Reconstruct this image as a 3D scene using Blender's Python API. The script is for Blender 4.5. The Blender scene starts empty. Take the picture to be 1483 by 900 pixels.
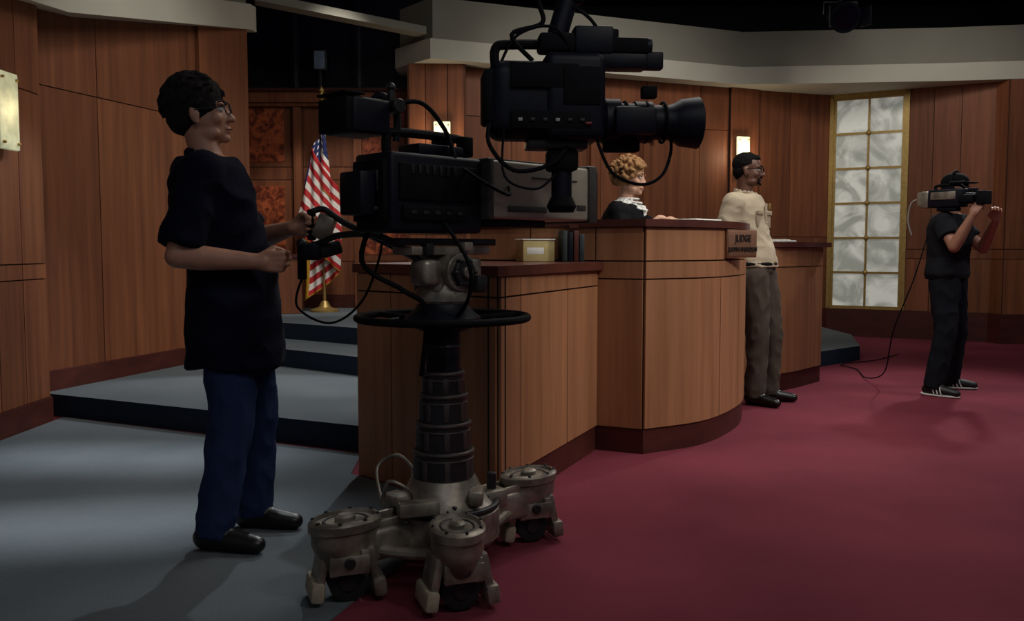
import bpy, bmesh, math, random
import numpy as np
from mathutils import Vector, Matrix, noise, Euler
random.seed(4)
V=Vector
SC=bpy.context.scene
try:
    SC.view_settings.view_transform='Standard'
except Exception: pass

# ---------------------------------------------------------------- materials
def _nt(name):
    m=bpy.data.materials.new(name); m.use_nodes=True
    nt=m.node_tree; b=nt.nodes['Principled BSDF']; return m,nt,b
def S(c): # sRGB 0-255 -> linear
    return tuple(((x/255)/12.92 if x/255<=.04045 else ((x/255+.055)/1.055)**2.4) for x in c)+(1,)
def plain(name,c,rough=.5,metal=0,noise_amt=.12,nscale=30,bump=0,emit=0,spec=.5):
    m,nt,b=_nt(name)
    tc=nt.nodes.new('ShaderNodeTexCoord'); n=nt.nodes.new('ShaderNodeTexNoise')
    n.inputs['Scale'].default_value=nscale; n.inputs['Detail'].default_value=3
    nt.links.new(tc.outputs['Object'],n.inputs['Vector'])
    r=nt.nodes.new('ShaderNodeValToRGB')
    c=S(c)
    r.color_ramp.elements[0].color=tuple(x*(1-noise_amt) for x in c[:3])+(1,)
    r.color_ramp.elements[1].color=tuple(min(1,x*(1+noise_amt)) for x in c[:3])+(1,)
    r.color_ramp.elements[0].position=.35; r.color_ramp.elements[1].position=.65
    nt.links.new(n.outputs['Fac'],r.inputs['Fac']); nt.links.new(r.outputs['Color'],b.inputs['Base Color'])
    b.inputs['Roughness'].default_value=rough; b.inputs['Metallic'].default_value=metal
    b.inputs['Specular IOR Level'].default_value=spec
    if bump:
        bp=nt.nodes.new('ShaderNodeBump'); bp.inputs['Strength'].default_value=bump; bp.inputs['Distance'].default_value=.01
        nt.links.new(n.outputs['Fac'],bp.inputs['Height']); nt.links.new(bp.outputs['Normal'],b.inputs['Normal'])
    if emit:
        nt.links.new(r.outputs['Color'],b.inputs['Emission Color']); b.inputs['Emission Strength'].default_value=emit
    return m
def wood(name,c1,c2,rough=.4,sc=(9,9,.45),island=.16,spec=.5):
    m,nt,b=_nt(name); L=nt.links
    tc=nt.nodes.new('ShaderNodeTexCoord'); mp=nt.nodes.new('ShaderNodeMapping')
    mp.inputs['Scale'].default_value=sc
    g=nt.nodes.new('ShaderNodeNewGeometry')
    add=nt.nodes.new('ShaderNodeVectorMath'); add.operation='ADD'
    comb=nt.nodes.new('ShaderNodeCombineXYZ'); mul=nt.nodes.new('ShaderNodeMath'); mul.operation='MULTIPLY'; mul.inputs[1].default_value=20
    L.new(g.outputs['Random Per Island'],mul.inputs[0]); L.new(mul.outputs[0],comb.inputs[2]); L.new(mul.outputs[0],comb.inputs[0])
    L.new(tc.outputs['Object'],mp.inputs['Vector']); L.new(mp.outputs['Vector'],add.inputs[0]); L.new(comb.outputs[0],add.inputs[1])
    n=nt.nodes.new('ShaderNodeTexNoise'); n.inputs['Scale'].default_value=1.6; n.inputs['Detail'].default_value=7; n.inputs['Roughness'].default_value=.62
    n.inputs['Distortion'].default_value=.25
    L.new(add.outputs[0],n.inputs['Vector'])
    r=nt.nodes.new('ShaderNodeValToRGB'); r.color_ramp.elements[0].color=S(c1); r.color_ramp.elements[1].color=S(c2)
    r.color_ramp.elements[0].position=.3; r.color_ramp.elements[1].position=.7
    L.new(n.outputs['Fac'],r.inputs['Fac'])
    mr=nt.nodes.new('ShaderNodeMapRange'); mr.inputs['To Min'].default_value=1-island; mr.inputs['To Max'].default_value=1+island
    L.new(g.outputs['Random Per Island'],mr.inputs['Value'])
    vm=nt.nodes.new('ShaderNodeVectorMath'); vm.operation='SCALE'
    L.new(r.outputs['Color'],vm.inputs[0]); L.new(mr.outputs[0],vm.inputs['Scale'])
    L.new(vm.outputs[0],b.inputs['Base Color'])
    b.inputs['Roughness'].default_value=rough; b.inputs['Specular IOR Level'].default_value=spec
    return m
def carpet(name,c1,c2,big=.9):
    m,nt,b=_nt(name); L=nt.links
    tc=nt.nodes.new('ShaderNodeTexCoord')
    n=nt.nodes.new('ShaderNodeTexNoise'); n.inputs['Scale'].default_value=220; n.inputs['Detail'].default_value=2
    n2=nt.nodes.new('ShaderNodeTexNoise'); n2.inputs['Scale'].default_value=big; n2.inputs['Detail'].default_value=5
    L.new(tc.outputs['Object'],n.inputs['Vector']); L.new(tc.outputs['Object'],n2.inputs['Vector'])
    mx=nt.nodes.new('ShaderNodeMath'); mx.operation='MULTIPLY_ADD'; mx.inputs[1].default_value=.35
    L.new(n.outputs['Fac'],mx.inputs[0])
    m3=nt.nodes.new('ShaderNodeMath'); m3.operation='MULTIPLY'; m3.inputs[1].default_value=.65
    L.new(n2.outputs['Fac'],m3.inputs[0]); L.new(m3.outputs[0],mx.inputs[2])
    r=nt.nodes.new('ShaderNodeValToRGB'); r.color_ramp.elements[0].color=S(c1); r.color_ramp.elements[1].color=S(c2)
    r.color_ramp.elements[0].position=.35; r.color_ramp.elements[1].position=.65
    L.new(mx.outputs[0],r.inputs['Fac']); L.new(r.outputs['Color'],b.inputs['Base Color'])
    b.inputs['Roughness'].default_value=.95; b.inputs['Specular IOR Level'].default_value=.1
    bp=nt.nodes.new('ShaderNodeBump'); bp.inputs['Strength'].default_value=.4; bp.inputs['Distance'].default_value=.004
    L.new(n.outputs['Fac'],bp.inputs['Height']); L.new(bp.outputs['Normal'],b.inputs['Normal'])
    return m
def marble(name,c1,c2,scale=3,emit=0,rough=.4):
    m,nt,b=_nt(name); L=nt.links
    tc=nt.nodes.new('ShaderNodeTexCoord'); g=nt.nodes.new('ShaderNodeNewGeometry')
    mul=nt.nodes.new('ShaderNodeVectorMath'); mul.operation='MULTIPLY_ADD'
    mul.inputs[1].default_value=(1,1,1)
    sc=nt.nodes.new('ShaderNodeMath'); sc.operation='MULTIPLY'; sc.inputs[1].default_value=9
    L.new(g.outputs['Random Per Island'],sc.inputs[0])
    L.new(tc.outputs['Object'],mul.inputs[0]); L.new(sc.outputs[0],mul.inputs[2])
    n=nt.nodes.new('ShaderNodeTexNoise'); n.inputs['Scale'].default_value=scale; n.inputs['Detail'].default_value=5; n.inputs['Distortion'].default_value=1.5
    L.new(mul.outputs[0],n.inputs['Vector'])
    r=nt.nodes.new('ShaderNodeValToRGB'); r.color_ramp.elements[0].color=S(c1); r.color_ramp.elements[1].color=S(c2)
    r.color_ramp.elements[0].position=.38; r.color_ramp.elements[1].position=.62
    L.new(n.outputs['Fac'],r.inputs['Fac']); L.new(r.outputs['Color'],b.inputs['Base Color'])
    b.inputs['Roughness'].default_value=rough
    if emit:
        L.new(r.outputs['Color'],b.inputs['Emission Color']); b.inputs['Emission Strength'].default_value=emit
    return m

M_wall=wood('wall_wood',(98,57,38),(134,82,54),.55,spec=.25)
M_bench=wood('bench_wood',(142,96,66),(172,121,86),.5,island=.06,spec=.3)
M_bench_top=wood('bench_top_wood',(70,36,30),(92,48,39),.3,sc=(3,3,3))
M_trim=wood('trim_wood',(60,28,24),(82,38,30),.5,sc=(2,2,6),spec=.3)
M_groove=plain('groove_dark',(26,13,9),.8)
M_red=carpet('red_carpet',(98,40,52),(128,58,70))
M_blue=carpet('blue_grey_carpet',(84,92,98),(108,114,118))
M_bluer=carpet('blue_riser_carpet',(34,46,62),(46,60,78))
M_soffit=plain('soffit_paint',(126,123,112),.85,noise_amt=.05,nscale=2,spec=.2)
M_soffit2=plain('soffit_band_paint',(182,178,164),.85,noise_amt=.04,nscale=2,spec=.2)
M_dark=plain('ceiling_black',(36,38,40),.95,spec=.1)
M_void=plain('booth_glass',(5,8,26),.25)
M_brass=plain('brass',(170,142,84),.4,.6)
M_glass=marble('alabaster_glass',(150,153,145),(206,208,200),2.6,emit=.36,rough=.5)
M_sconce=plain('sconce_glass',(255,236,190),.5,noise_amt=.2,nscale=9,emit=.85)
M_sconce_dim=plain('sconce_glass_dim',(196,196,160),.5,noise_amt=.2,nscale=9,emit=.42)
M_marble=marble('red_marble',(92,38,24),(180,92,54),9)
M_cam=plain('camera_body_black',(11,14,26),.5,noise_amt=.2,spec=.22)
M_cam2=plain('camera_rubber',(7,8,14),.75,spec=.15)
M_lensbox=plain('lens_box_grey',(172,166,150),.5,noise_amt=.05)
M_lensbox2=plain('lens_box_dark_edge',(66,64,60),.5)
M_metal=plain('brushed_metal',(140,132,120),.42,.55,noise_amt=.4,nscale=14)
M_metald=plain('dark_metal',(46,45,48),.45,.5)
M_ribs=plain('rib_metal',(78,70,68),.45,.5)
M_lens=plain('lens_coating',(10,12,30),.08,.2)
M_lbl=plain('label_white',(150,148,142),.6)
M_redled=plain('tally_red',(110,20,18),.5)
M_paper=plain('paper_white',(220,220,214),.8,noise_amt=.03)
M_yellow=plain('folder_yellow',(190,172,116),.7,noise_amt=.05)
M_bookd=plain('book_dark_green',(30,44,44),.6)
M_plate=plain('nameplate_bronze',(128,88,64),.45,.1)
M_rubber=plain('wheel_rubber',(22,22,23),.75)
M_cream=plain('guard_cream',(160,148,126),.6)
M_fred=plain('flag_red',(178,30,36),.75,noise_amt=.1)
M_fwhite=plain('flag_white',(224,218,210),.75,noise_amt=.05)
M_fblue=plain('flag_blue',(24,36,90),.75)
M_gold=plain('gold_fringe',(200,150,44),.5,.2)

# ---------------------------------------------------------------- hard-surface builder
class MB:
    def __init__(s): s.v=[];s.f=[];s.mi=[];s.mats=[];s.M=Matrix.Identity(4)
    def _m(s,mat):
        if mat not in s.mats: s.mats.append(mat)
        return s.mats.index(mat)
    def add(s,vs,fs,mat):
        o=len(s.v); k=s._m(mat)
        s.v+=[tuple(s.M@V(v)) for v in vs]
        for f in fs: s.f.append(tuple(i+o for i in f)); s.mi.append(k)
    def box(s,c,size,mat,rot=(0,0,0),bevel=.004,seg=2):
        bm=bmesh.new(); bmesh.ops.create_cube(bm,size=1)
        bmesh.ops.scale(bm,vec=size,verts=bm.verts)
        if bevel: bmesh.ops.bevel(bm,geom=list(bm.edges),offset=min(bevel,min(size)*.45),segments=seg,affect='EDGES',profile=.5)
        T=Matrix.Translation(c)@Euler(rot).to_matrix().to_4x4()
        bm.verts.index_update()
        vs=[T@v.co for v in bm.verts]; fs=[[v.index for v in f.verts] for f in bm.faces]
        bm.free(); s.add(vs,fs,mat)
    def lathe(s,p0,p1,prof,mat,seg=32):
        p0=V(p0);p1=V(p1);d=(p1-p0).normalized()
        u=d.orthogonal().normalized(); w=d.cross(u)
        vs=[];fs=[]
        for t,r in prof:
            for i in range(seg):
                a=2*math.pi*i/seg; vs.append(p0+d*t+(u*math.cos(a)+w*math.sin(a))*r)
        n=len(prof)
        for j in range(n-1):
            for i in range(seg):
                i2=(i+1)%seg
                fs.append((j*seg+i,j*seg+i2,(j+1)*seg+i2,(j+1)*seg+i))
        fs.append(tuple(range(seg))[::-1]); fs.append(tuple((n-1)*seg+i for i in range(seg)))
        s.add(vs,fs,mat)
    def cyl(s,p0,p1,r0,mat,r1=None,seg=28,bev=.003):
        r1=r0 if r1 is None else r1
        L=(V(p1)-V(p0)).length; b=min(bev,L*.3,r0*.4,max(r1,.001)*.4)
        s.lathe(p0,p1,[(0,r0-b),(b,r0),(L-b,r1),(L,r1-b)],mat,seg)
    def tube(s,pts,r,mat,seg=10,sub=6):
        P=[V(p) for p in pts]
        if sub>1 and len(P)>2:
            Q=[]
            for i in range(len(P)-1):
                a=P[max(i-1,0)];b=P[i];c=P[i+1];d=P[min(i+2,len(P)-1)]
                for k in range(sub):
                    t=k/sub
                    Q.append(.5*((2*b)+(-a+c)*t+(2*a-5*b+4*c-d)*t*t+(-a+3*b-3*c+d)*t**3))
            Q.append(P[-1]); P=Q
        vs=[];fs=[];u=None
        for i,p in enumerate(P):
            d=(P[min(i+1,len(P)-1)]-P[max(i-1,0)]).normalized()
            if u is None: u=d.orthogonal().normalized()
            u=(u-d*u.dot(d)).normalized(); w=d.cross(u)
            for k in range(seg):
                a=2*math.pi*k/seg; vs.append(p+(u*math.cos(a)+w*math.sin(a))*r)
        for j in range(len(P)-1):
            for i in range(seg):
                i2=(i+1)%seg; fs.append((j*seg+i,j*seg+i2,(j+1)*seg+i2,(j+1)*seg+i))
        fs.append(tuple(range(seg))[::-1]); fs.append(tuple((len(P)-1)*seg+i for i in range(seg)))
        s.add(vs,fs,mat)
    def torus(s,c,axis,R,r,mat,seg=64,rs=10):
        c=V(c);d=V(axis).normalized();u=d.orthogonal().normalized();w=d.cross(u);vs=[];fs=[]
        for i in range(seg):
            a=2*math.pi*i/seg;e=u*math.cos(a)+w*math.sin(a)
            for k in range(rs):
                b=2*math.pi*k/rs;vs.append(c+e*(R+r*math.cos(b))+d*r*math.sin(b))
        for i in range(seg):
            for k in range(rs):
                i2=(i+1)%seg;k2=(k+1)%rs
                fs.append((i*rs+k,i2*rs+k,i2*rs+k2,i*rs+k2))
        s.add(vs,fs,mat)
    def sphere(s,c,r,mat,seg=20,rg=12,sc=(1,1,1)):
        vs=[V(c)+V((0,0,r*sc[2]))];fs=[]
        for j in range(1,rg):
            t=math.pi*j/rg
            for i in range(seg):
                a=2*math.pi*i/seg
                vs.append(V(c)+V((r*sc[0]*math.sin(t)*math.cos(a),r*sc[1]*math.sin(t)*math.sin(a),r*sc[2]*math.cos(t))))
        vs.append(V(c)-V((0,0,r*sc[2])));n=len(vs)-1
        for i in range(seg):
            fs.append((0,1+i,1+(i+1)%seg)); fs.append((n,n-seg+(i+1)%seg,n-seg+i))
        for j in range(rg-2):
            for i in range(seg):
                a=1+j*seg+i;b=1+j*seg+(i+1)%seg; fs.append((a,a+seg,b+seg,b))
        s.add(vs,fs,mat)
    def prism(s,poly,z0,z1,mat,mat_top=None):
        n=len(poly)
        zz0=z0 if isinstance(z0,(list,tuple)) else [z0]*n
        zz1=z1 if isinstance(z1,(list,tuple)) else [z1]*n
        vs=[(p[0],p[1],zz0[i]) for i,p in enumerate(poly)]+[(p[0],p[1],zz1[i]) for i,p in enumerate(poly)]
        fs=[(i,(i+1)%n,n+(i+1)%n,n+i) for i in range(n)]
        s.add(vs,fs+[tuple(range(n))[::-1]],mat)
        s.add(vs[n:],[tuple(range(n))],mat_top or mat)
    def run(s,path,s0,s1,z0,z1,t0,t1,mat):
        P=[V((p[0],p[1])) for p in path]
        L=[0]
        for i in range(len(P)-1): L.append(L[-1]+(P[i+1]-P[i]).length)
        s0=max(0,s0);s1=min(L[-1],s1)
        def nrm(i):
            d=(P[i+1]-P[i]).normalized(); return V((d.y,-d.x))
        out=[]
        def at(q,first):
            for i in range(len(P)-1):
                if (q<L[i+1]-1e-6) or i==len(P)-2 or (not first and q<=L[i+1]+1e-6):
                    return P[i]+(P[i+1]-P[i])*((q-L[i])/(L[i+1]-L[i])),nrm(i)
        out.append(at(s0,True))
        for i in range(1,len(P)-1):
            if s0+1e-4<L[i]<s1-1e-4:
                a,b=nrm(i-1),nrm(i); m=(a+b).normalized(); m=m/max(.4,m.dot(a)); out.append((P[i],m))
        out.append(at(s1,False))
        fr=[p+n*t1 for p,n in out]; bk=[p+n*t0 for p,n in out]
        n=len(out);vs=[];fs=[]
        for i in range(n):
            vs+=[(bk[i].x,bk[i].y,z0),(fr[i].x,fr[i].y,z0),(fr[i].x,fr[i].y,z1),(bk[i].x,bk[i].y,z1)]
        for i in range(n-1):
            a=i*4;b=a+4
            for k in range(4): fs.append((a+k,b+k,b+(k+1)%4,a+(k+1)%4))
        fs.append((0,1,2,3)); e=(n-1)*4; fs.append((e+3,e+2,e+1,e))
        s.add(vs,fs,mat)
    def panels(s,path,sb,zb,mat,th=.014,gap=.008,core=.07,coremat=None):
        s.run(path,sb[0],sb[-1],zb[0],zb[-1],-core,0,coremat or M_groove)
        for i in range(len(sb)-1):
            for j in range(len(zb)-1):
                s.run(path,sb[i]+gap/2,sb[i+1]-gap/2,zb[j]+gap/2,zb[j+1]-gap/2,0,th,mat)
    def finish(s,name,loc=(0,0,0),yaw=0,parent=None,sharp=35):
        me=bpy.data.meshes.new(name); me.from_pydata(s.v,[],s.f)
        for m in s.mats: me.materials.append(m)
        me.polygons.foreach_set('material_index',s.mi)
        bm=bmesh.new(); bm.from_mesh(me); bmesh.ops.recalc_face_normals(bm,faces=bm.faces); bm.to_mesh(me); bm.free()
        me.polygons.foreach_set('use_smooth',[True]*len(me.polygons))
        me.set_sharp_from_angle(angle=math.radians(sharp))
        ob=bpy.data.objects.new(name,me); SC.collection.objects.link(ob)
        ob.location=loc; ob.rotation_euler=(0,0,yaw)
        if parent: ob.parent=parent
        return ob
def plen(path):
    P=[V((p[0],p[1])) for p in path]; return sum((P[i+1]-P[i]).length for i in range(len(P)-1))
def empty(name,loc,yaw=0):
    e=bpy.data.objects.new(name,None); e.empty_display_size=.2; SC.collection.objects.link(e)
    e.location=loc; e.rotation_euler=(0,0,yaw); return e

# ================================================================= ROOM
b=MB(); b.prism([(-5.5,-1),(9.5,-1),(9.5,13.5),(-5.5,13.5)],-.1,0,M_red); b.finish('floor')
b=MB(); b.prism([(-2.95,-.9),(-1.45,-.9),(-.56,2.7),(-.2,3.90),(-.82,4.50),(-.84,4.94),(-3.05,6.04),(-3.05,4.0)],.0,.006,M_blue); b.finish('blue_carpet_runner')
b=MB()
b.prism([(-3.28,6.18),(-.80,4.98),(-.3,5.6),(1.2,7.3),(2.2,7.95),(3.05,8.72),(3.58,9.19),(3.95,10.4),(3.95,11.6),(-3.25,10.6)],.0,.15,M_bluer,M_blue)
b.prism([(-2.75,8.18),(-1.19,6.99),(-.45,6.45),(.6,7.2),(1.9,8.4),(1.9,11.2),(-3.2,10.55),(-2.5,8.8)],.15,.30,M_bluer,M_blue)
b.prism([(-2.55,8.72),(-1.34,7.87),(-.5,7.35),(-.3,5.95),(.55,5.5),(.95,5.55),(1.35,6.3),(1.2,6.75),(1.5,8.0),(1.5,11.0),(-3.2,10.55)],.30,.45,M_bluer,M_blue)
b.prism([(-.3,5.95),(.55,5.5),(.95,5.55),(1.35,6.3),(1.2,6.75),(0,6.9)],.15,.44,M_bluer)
b.finish('carpeted_stairs')

near=[(-3.0,2.2),(-3.1,5.95)]
main=[(-3.30,6.2),(-2.58,8.75)]
b=MB()
T=plen(near); b.panels(near,[0,1.2,2.4,3.15,3.45,T],[.16,.95,1.05,2.15,3.3],M_wall)
cn=[(-3.1,5.95),(-3.30,6.2)]; b.run(cn,0,plen(cn),0,3.3,-.07,.0,M_wall)
T=plen(main); b.panels(main,[0,T*.245,T*.71,T],[.28,2.28,3.4],M_wall)
b.run(main,T*.71,T,.28,3.4,.014,.05,M_wall)
ret=[(-2.58,8.75),(-2.9,8.85),(-3.25,10.7)]; b.run(ret[::-1],0,plen(ret),.15,3.4,-.02,.05,M_wall)
b.finish('wall_left')
b=MB(); b.run(near,0,plen(near),0,.16,-.05,.03,M_trim); b.run(cn,0,plen(cn),0,.16,-.05,.02,M_trim)
b.run(main,0,plen(main),.14,.29,-.05,.06,M_trim); b.finish('baseboard_left')
rec=[(-3.3,10.6),(-1.05,10.6)]
b=MB(); b.panels(rec,[0,.12,.72,.86,1.5,2.1,2.25],[.6,1.0,1.95,2.1,2.85],M_wall)
for (s0,s1) in ((.2,.64),(1.56,2.04)):
    b.run(rec,s0,s1,1.08,1.88,.01,.02,M_marble); b.run(rec,s0,s1,2.16,2.78,.01,.02,M_marble)
for q in (.08,.76,1.46,2.1):
    b.run(rec,q,q+.09,.45,2.85,.0,.07,M_wall)
b.run(rec,0,2.25,2.83,2.95,-.05,.14,M_wall); b.run(rec,0,2.25,2.79,2.83,-.05,.1,M_wall)
b.run(rec,0,2.25,2.95,2.98,-.05,.2,M_trim)
b.run(rec,0,2.25,.45,.6,-.05,.03,M_trim)
lw=[(-2.72,9.5),(-2.25,9.62)]; b.panels(lw,[0,plen(lw)],[.45,1.05],M_wall); b.run(lw,0,plen(lw),1.05,1.09,-.09,.03,M_trim)
b.finish('wall_recess')
b=MB(); b.run(rec,0,2.25,2.98,4.1,-.2,-.1,M_void)
b.run(rec,0,2.25,2.98,3.02,-.1,.0,M_dark)
for q in (0,.72,1.46,2.19): b.run(rec,q,q+.05,2.98,4.1,-.12,.0,M_void)
b.finish('window_1')
b=MB(); b.box((-2.22,10.55,3.32),(.16,.05,.24),M_metald); b.box((-2.22,10.52,3.32),(.12,.01,.2),plain('monitor_glow',(70,76,90),.4,emit=.15)); b.box((-2.22,10.55,3.1),(.03,.03,.24),M_metald); b.finish('booth_monitor')
b=MB()
pil=[(-1.12,10.6),(-1.12,9.88),(-.52,9.92),(-.52,10.08)]
b.panels(pil,[0,.72,.9,1.14,1.321,1.48],[.3,.6,1.3,3.15],M_wall)
bk=[(-.52,10.08),(2.85,11.42)]
T=plen(bk); b.panels(bk,[0,.55,1.35,1.5,2.3,3.05,T],[.3,.62,1.32,2.62,3.15],M_wall)
p2=[(2.72,11.32),(3.12,11.5)]; b.panels(p2,[0,plen(p2)],[.15,.6,1.3,3.15],M_wall,core=.14)
bk2=[(3.0,11.5),(4.18,11.93)]; T=plen(bk2); b.panels(bk2,[0,.62,T],[.35,1.3,3.15],M_wall)
wd=[(4.18,11.93),(5.85,10.98)]; T=plen(wd)
b.panels(wd,[.0,.94],[.1,.33],M_wall)
b.run(wd,0,.94,.1,3.15,-.2,-.1,M_groove)
b.panels(wd,[.96,1.24,1.55,T],[.35,1.02,1.14,3.15],M_wall)
rt=[(5.85,10.98),(5.9,10.8),(6.5,10.72),(6.55,10.85),(9.2,10.4)]
b.panels(rt,[0,.19,.79,.93,1.6,2.3,plen(rt)],[.3,1.02,1.14,3.15],M_wall)
b.finish('wall_back')
b=MB(); b.run([(-5.5,13.1),(9.5,13.1)],0,15,0,4.6,-.1,0,M_dark); b.run([(9.3,13.1),(9.3,9.5)],0,3.6,0,4.6,-.1,0,M_dark); b.run([(-4.6,8.9),(-4.6,13.1)],0,4.2,0,4.6,-.1,0,M_dark); b.finish('wall_stage_black')
b=MB()
for p in (bk,): b.run(p,0,plen(p),.15,.32,-.05,.03,M_trim)
for p in (bk2,wd,rt): b.run(p,0,plen(p),0,.36,-.05,.035,M_trim)
b.run(pil,0,plen(pil),.3,.6,0,.03,M_trim)
b.finish('baseboard_back')
b=MB()
b.run(bk,1.52,2.30,.45,2.45,.015,.05,M_wall)
for q0,q1 in ((1.52,1.6),(2.22,2.30)): b.run(bk,q0,q1,.45,2.5,.05,.085,M_wall)
b.run(bk,1.46,2.36,2.45,2.55,.015,.11,M_wall)
for z0,z1 in ((.6,1.3),(1.4,2.35)):
    for q0,q1 in ((1.66,1.88),(1.94,2.16)): b.run(bk,q0,q1,z0,z1,.05,.062,M_wall)
b.cyl((1.22,10.70,1.35),(1.25,10.62,1.35),.025,M_brass)
b.finish('door_1')
b=MB(); L=.86; s0=.05; z0=.37; z1=3.1
b.run(wd,s0,s0+L,z0,z1,-.06,-.03,M_dark)
for i in range(2):
    for j in range(6):
        a=s0+.028+i*(L-.03)/2; c=a+(L-.03)/2-.026
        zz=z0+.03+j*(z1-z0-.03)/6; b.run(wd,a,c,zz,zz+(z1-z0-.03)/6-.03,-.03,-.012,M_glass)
for q in (s0,s0+L/2-.0125,s0+L-.03): b.run(wd,q,q+(.03 if q!=s0+L/2-.0125 else .025),z0,z1,-.02,.015,M_brass)
for j in range(7):
    zz=z0+.0+j*(z1-z0-.03)/6; b.run(wd,s0,s0+L,zz,zz+.03,-.02,.01,M_brass)
    if 0<j<6:
        d=(V(wd[1])-V(wd[0])).normalized(); p=V(wd[0])+d*(s0+L/2)+V((d.y,-d.x))*.015
        b.sphere((p.x,p.y,zz+.015),.035,M_brass,12,8)
for q0,q1 in ((s0-.05,s0),(s0+L,s0+L+.05)): b.run(wd,q0,q1,z0-.05,z1+.05,-.02,.03,M_brass)
b.run(wd,s0-.05,s0+L+.05,z0-.05,z0,-.02,.03,M_brass); b.run(wd,s0-.05,s0+L+.05,z1,z1+.05,-.02,.03,M_brass)
b.finish('window_2')
b=MB(); fr=[(-1.25,10.2),(-.84,9.68),(2.84,11.22),(5.2,11.0),(9.3,10.3)]
b.prism(fr+[(9.3,13),(-1.25,13)],3.36,3.80,M_soffit)
fr2=[(-1.3,10.15),(-.86,9.62),(2.84,11.14),(5.2,10.9),(9.3,10.2)]
b.prism(fr2+[(9.3,13),(-1.3,13)],3.15,3.36,M_soffit2)
lp=[(-2.7,2.0),(-2.95,6.1),(-2.5,8.75),(-2.5,8.95),(-4.2,8.95),(-4.2,2.0)]
b.prism(lp,[2.2,2.72,3.24,3.26,3.26,2.2],[2.42,2.94,3.48,3.5,3.5,2.42],M_soffit2)
lp=[(-2.8,2.0),(-3.05,6.1),(-2.6,8.75),(-2.6,8.95),(-4.2,8.95),(-4.2,2.0)]
b.prism(lp,[2.42,2.94,3.48,3.5,3.5,2.42],4.0,M_soffit)
b.prism([(-2.5,8.9),(-.9,9.62),(-.95,9.8),(-2.55,9.1)],[3.56,3.40,3.40,3.56],[3.64,3.48,3.48,3.64],M_soffit)
b.finish('trim_soffit')
b=MB(); b.prism([(-5.5,-1),(9.5,-1),(9.5,13.5),(-5.5,13.5)],4.6,4.7,M_dark)
b.finish('ceiling')
b=MB()
for y in (4,6,8,10): b.cyl((-5,y,4.35),(9,y,4.35),.024,M_metald)
for x in (-3,0,3,6): b.cyl((x,0,4.40),(x,12,4.40),.024,M_metald)
for x in (-3,0,3,6):
    for y in (4,8): b.cyl((x,y,4.3),(x,y,4.62),.012,M_metald)
b.finish('lighting_grid')
b=MB(); fxX=3.58; b.cyl((fxX,10,4.33),(fxX,10,3.84),.02,M_metald); b.tube([(fxX-.18,10,3.70),(fxX-.18,10,3.83),(fxX+.18,10,3.83),(fxX+.18,10,3.70)],.014,M_metald,sub=1)
b.lathe((fxX,10.14,3.76),(fxX,9.82,3.62),[(0,.07),(.04,.12),(.22,.14),(.28,.16),(.34,.165)],M_cam); b.cyl((fxX,9.83,3.63),(fxX,9.81,3.62),.13,M_lens)
for sx in (-1,1): b.box((fxX+sx*.19,9.76,3.62),(.02,.16,.2),M_cam,rot=(0,0,sx*.4))
b.finish('studio_spotlight')

def sconce(p,n,h=.46,w=.18,e=4,mt=M_sconce):
    p=V(p);n=V(n).normalized();b=MB(); yaw=math.atan2(n.x,-n.y)
    b.box((0,-.015,0),(w*.8,.03,h*.9),M_brass)
    b.box((0,-.06,0),(w,.035,h),mt,bevel=.01)
    for z in (-h/2+.04,h/2-.04):
        for x in (-w/2+.025,w/2-.025): b.cyl((x,-.03,z),(x,-.095,z),.009,M_brass,seg=12)
        b.box((0,-.04,z),(w*.9,.03,.012),M_brass)
    b.finish('wall_sconce',loc=p,yaw=yaw)
    l=bpy.data.lights.new('sconce_bulb','POINT'); l.energy=e; l.color=(1,.8,.55); l.shadow_soft_size=.08
    o=bpy.data.objects.new('sconce_bulb_light',l); SC.collection.objects.link(o); o.location=p+n*.2
sconce((-3.075,5.43,1.97),(1,-.03,0),.46,.2,1,M_sconce_dim)
sconce((-.76,9.885,2.29),(.05,-1,0),e=8)
sconce((2.86,11.36,2.31),(.35,-.94,0),.46,.18,e=8)

# ================================================================= BENCH
A=(-.06,3.83);Bp=(.477,5.08);Cp=(.729,4.96);Lp=(-.77,4.50);D=(-.25,5.43)
def arc(pts,n=5):
    P=[V(p) for p in pts];Q=[]
    for i in range(len(P)-1):
        a=P[max(i-1,0)] if i>0 else 2*P[0]-P[1];b_=P[i];c=P[i+1];d=P[i+2] if i+2<len(P) else 2*P[-1]-P[-2]
        for k in range(n):
            t=k/n; Q.append(.5*((2*b_)+(-a+c)*t+(2*a-5*b_+4*c-d)*t*t+(-a+3*b_-3*c+d)*t**3))
    Q.append(P[-1]); return [(q.x,q.y) for q in Q]
curve=arc([Cp,(1.12,5.22),(1.43,5.70),(1.585,6.14),(1.60,6.36)],6)
b=MB()
endp=[Lp,A]; frp=[A,Bp]; bkp=[D,Lp]
Te=plen(endp);Tf=plen(frp)
b.panels(endp,[0,.27,.62,Te],[.0,.94,1.03],M_bench,core=.05)
b.panels(frp,[0,.22,Tf*.62,Tf],[.14,.94,1.03],M_bench,core=.05)
b.run(frp,0,Tf,0,.14,-.05,.004,M_trim)
b.panels(bkp,[0,plen(bkp)],[.15,1.03],M_bench,core=.05)
b.prism([(-.80,4.50),(-.06,3.785),(.52,5.06),(.49,5.10),(-.25,5.46)],1.03,1.075,M_bench_top)
side=[D,Bp,Cp]; Ts=plen(side); Tc=plen(curve); s_b=(V(Bp)-V(D)).length
b.panels(side,[0,s_b*.5,s_b,Ts],[.14,.98,1.08,1.27],M_bench,core=.05)
b.run(side,0,Ts,0,.14,-.05,.004,M_trim)
b.panels(curve,[0,Tc*.38,Tc*.60,Tc*.84,Tc],[.14,.98],M_bench,core=.05)
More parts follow.
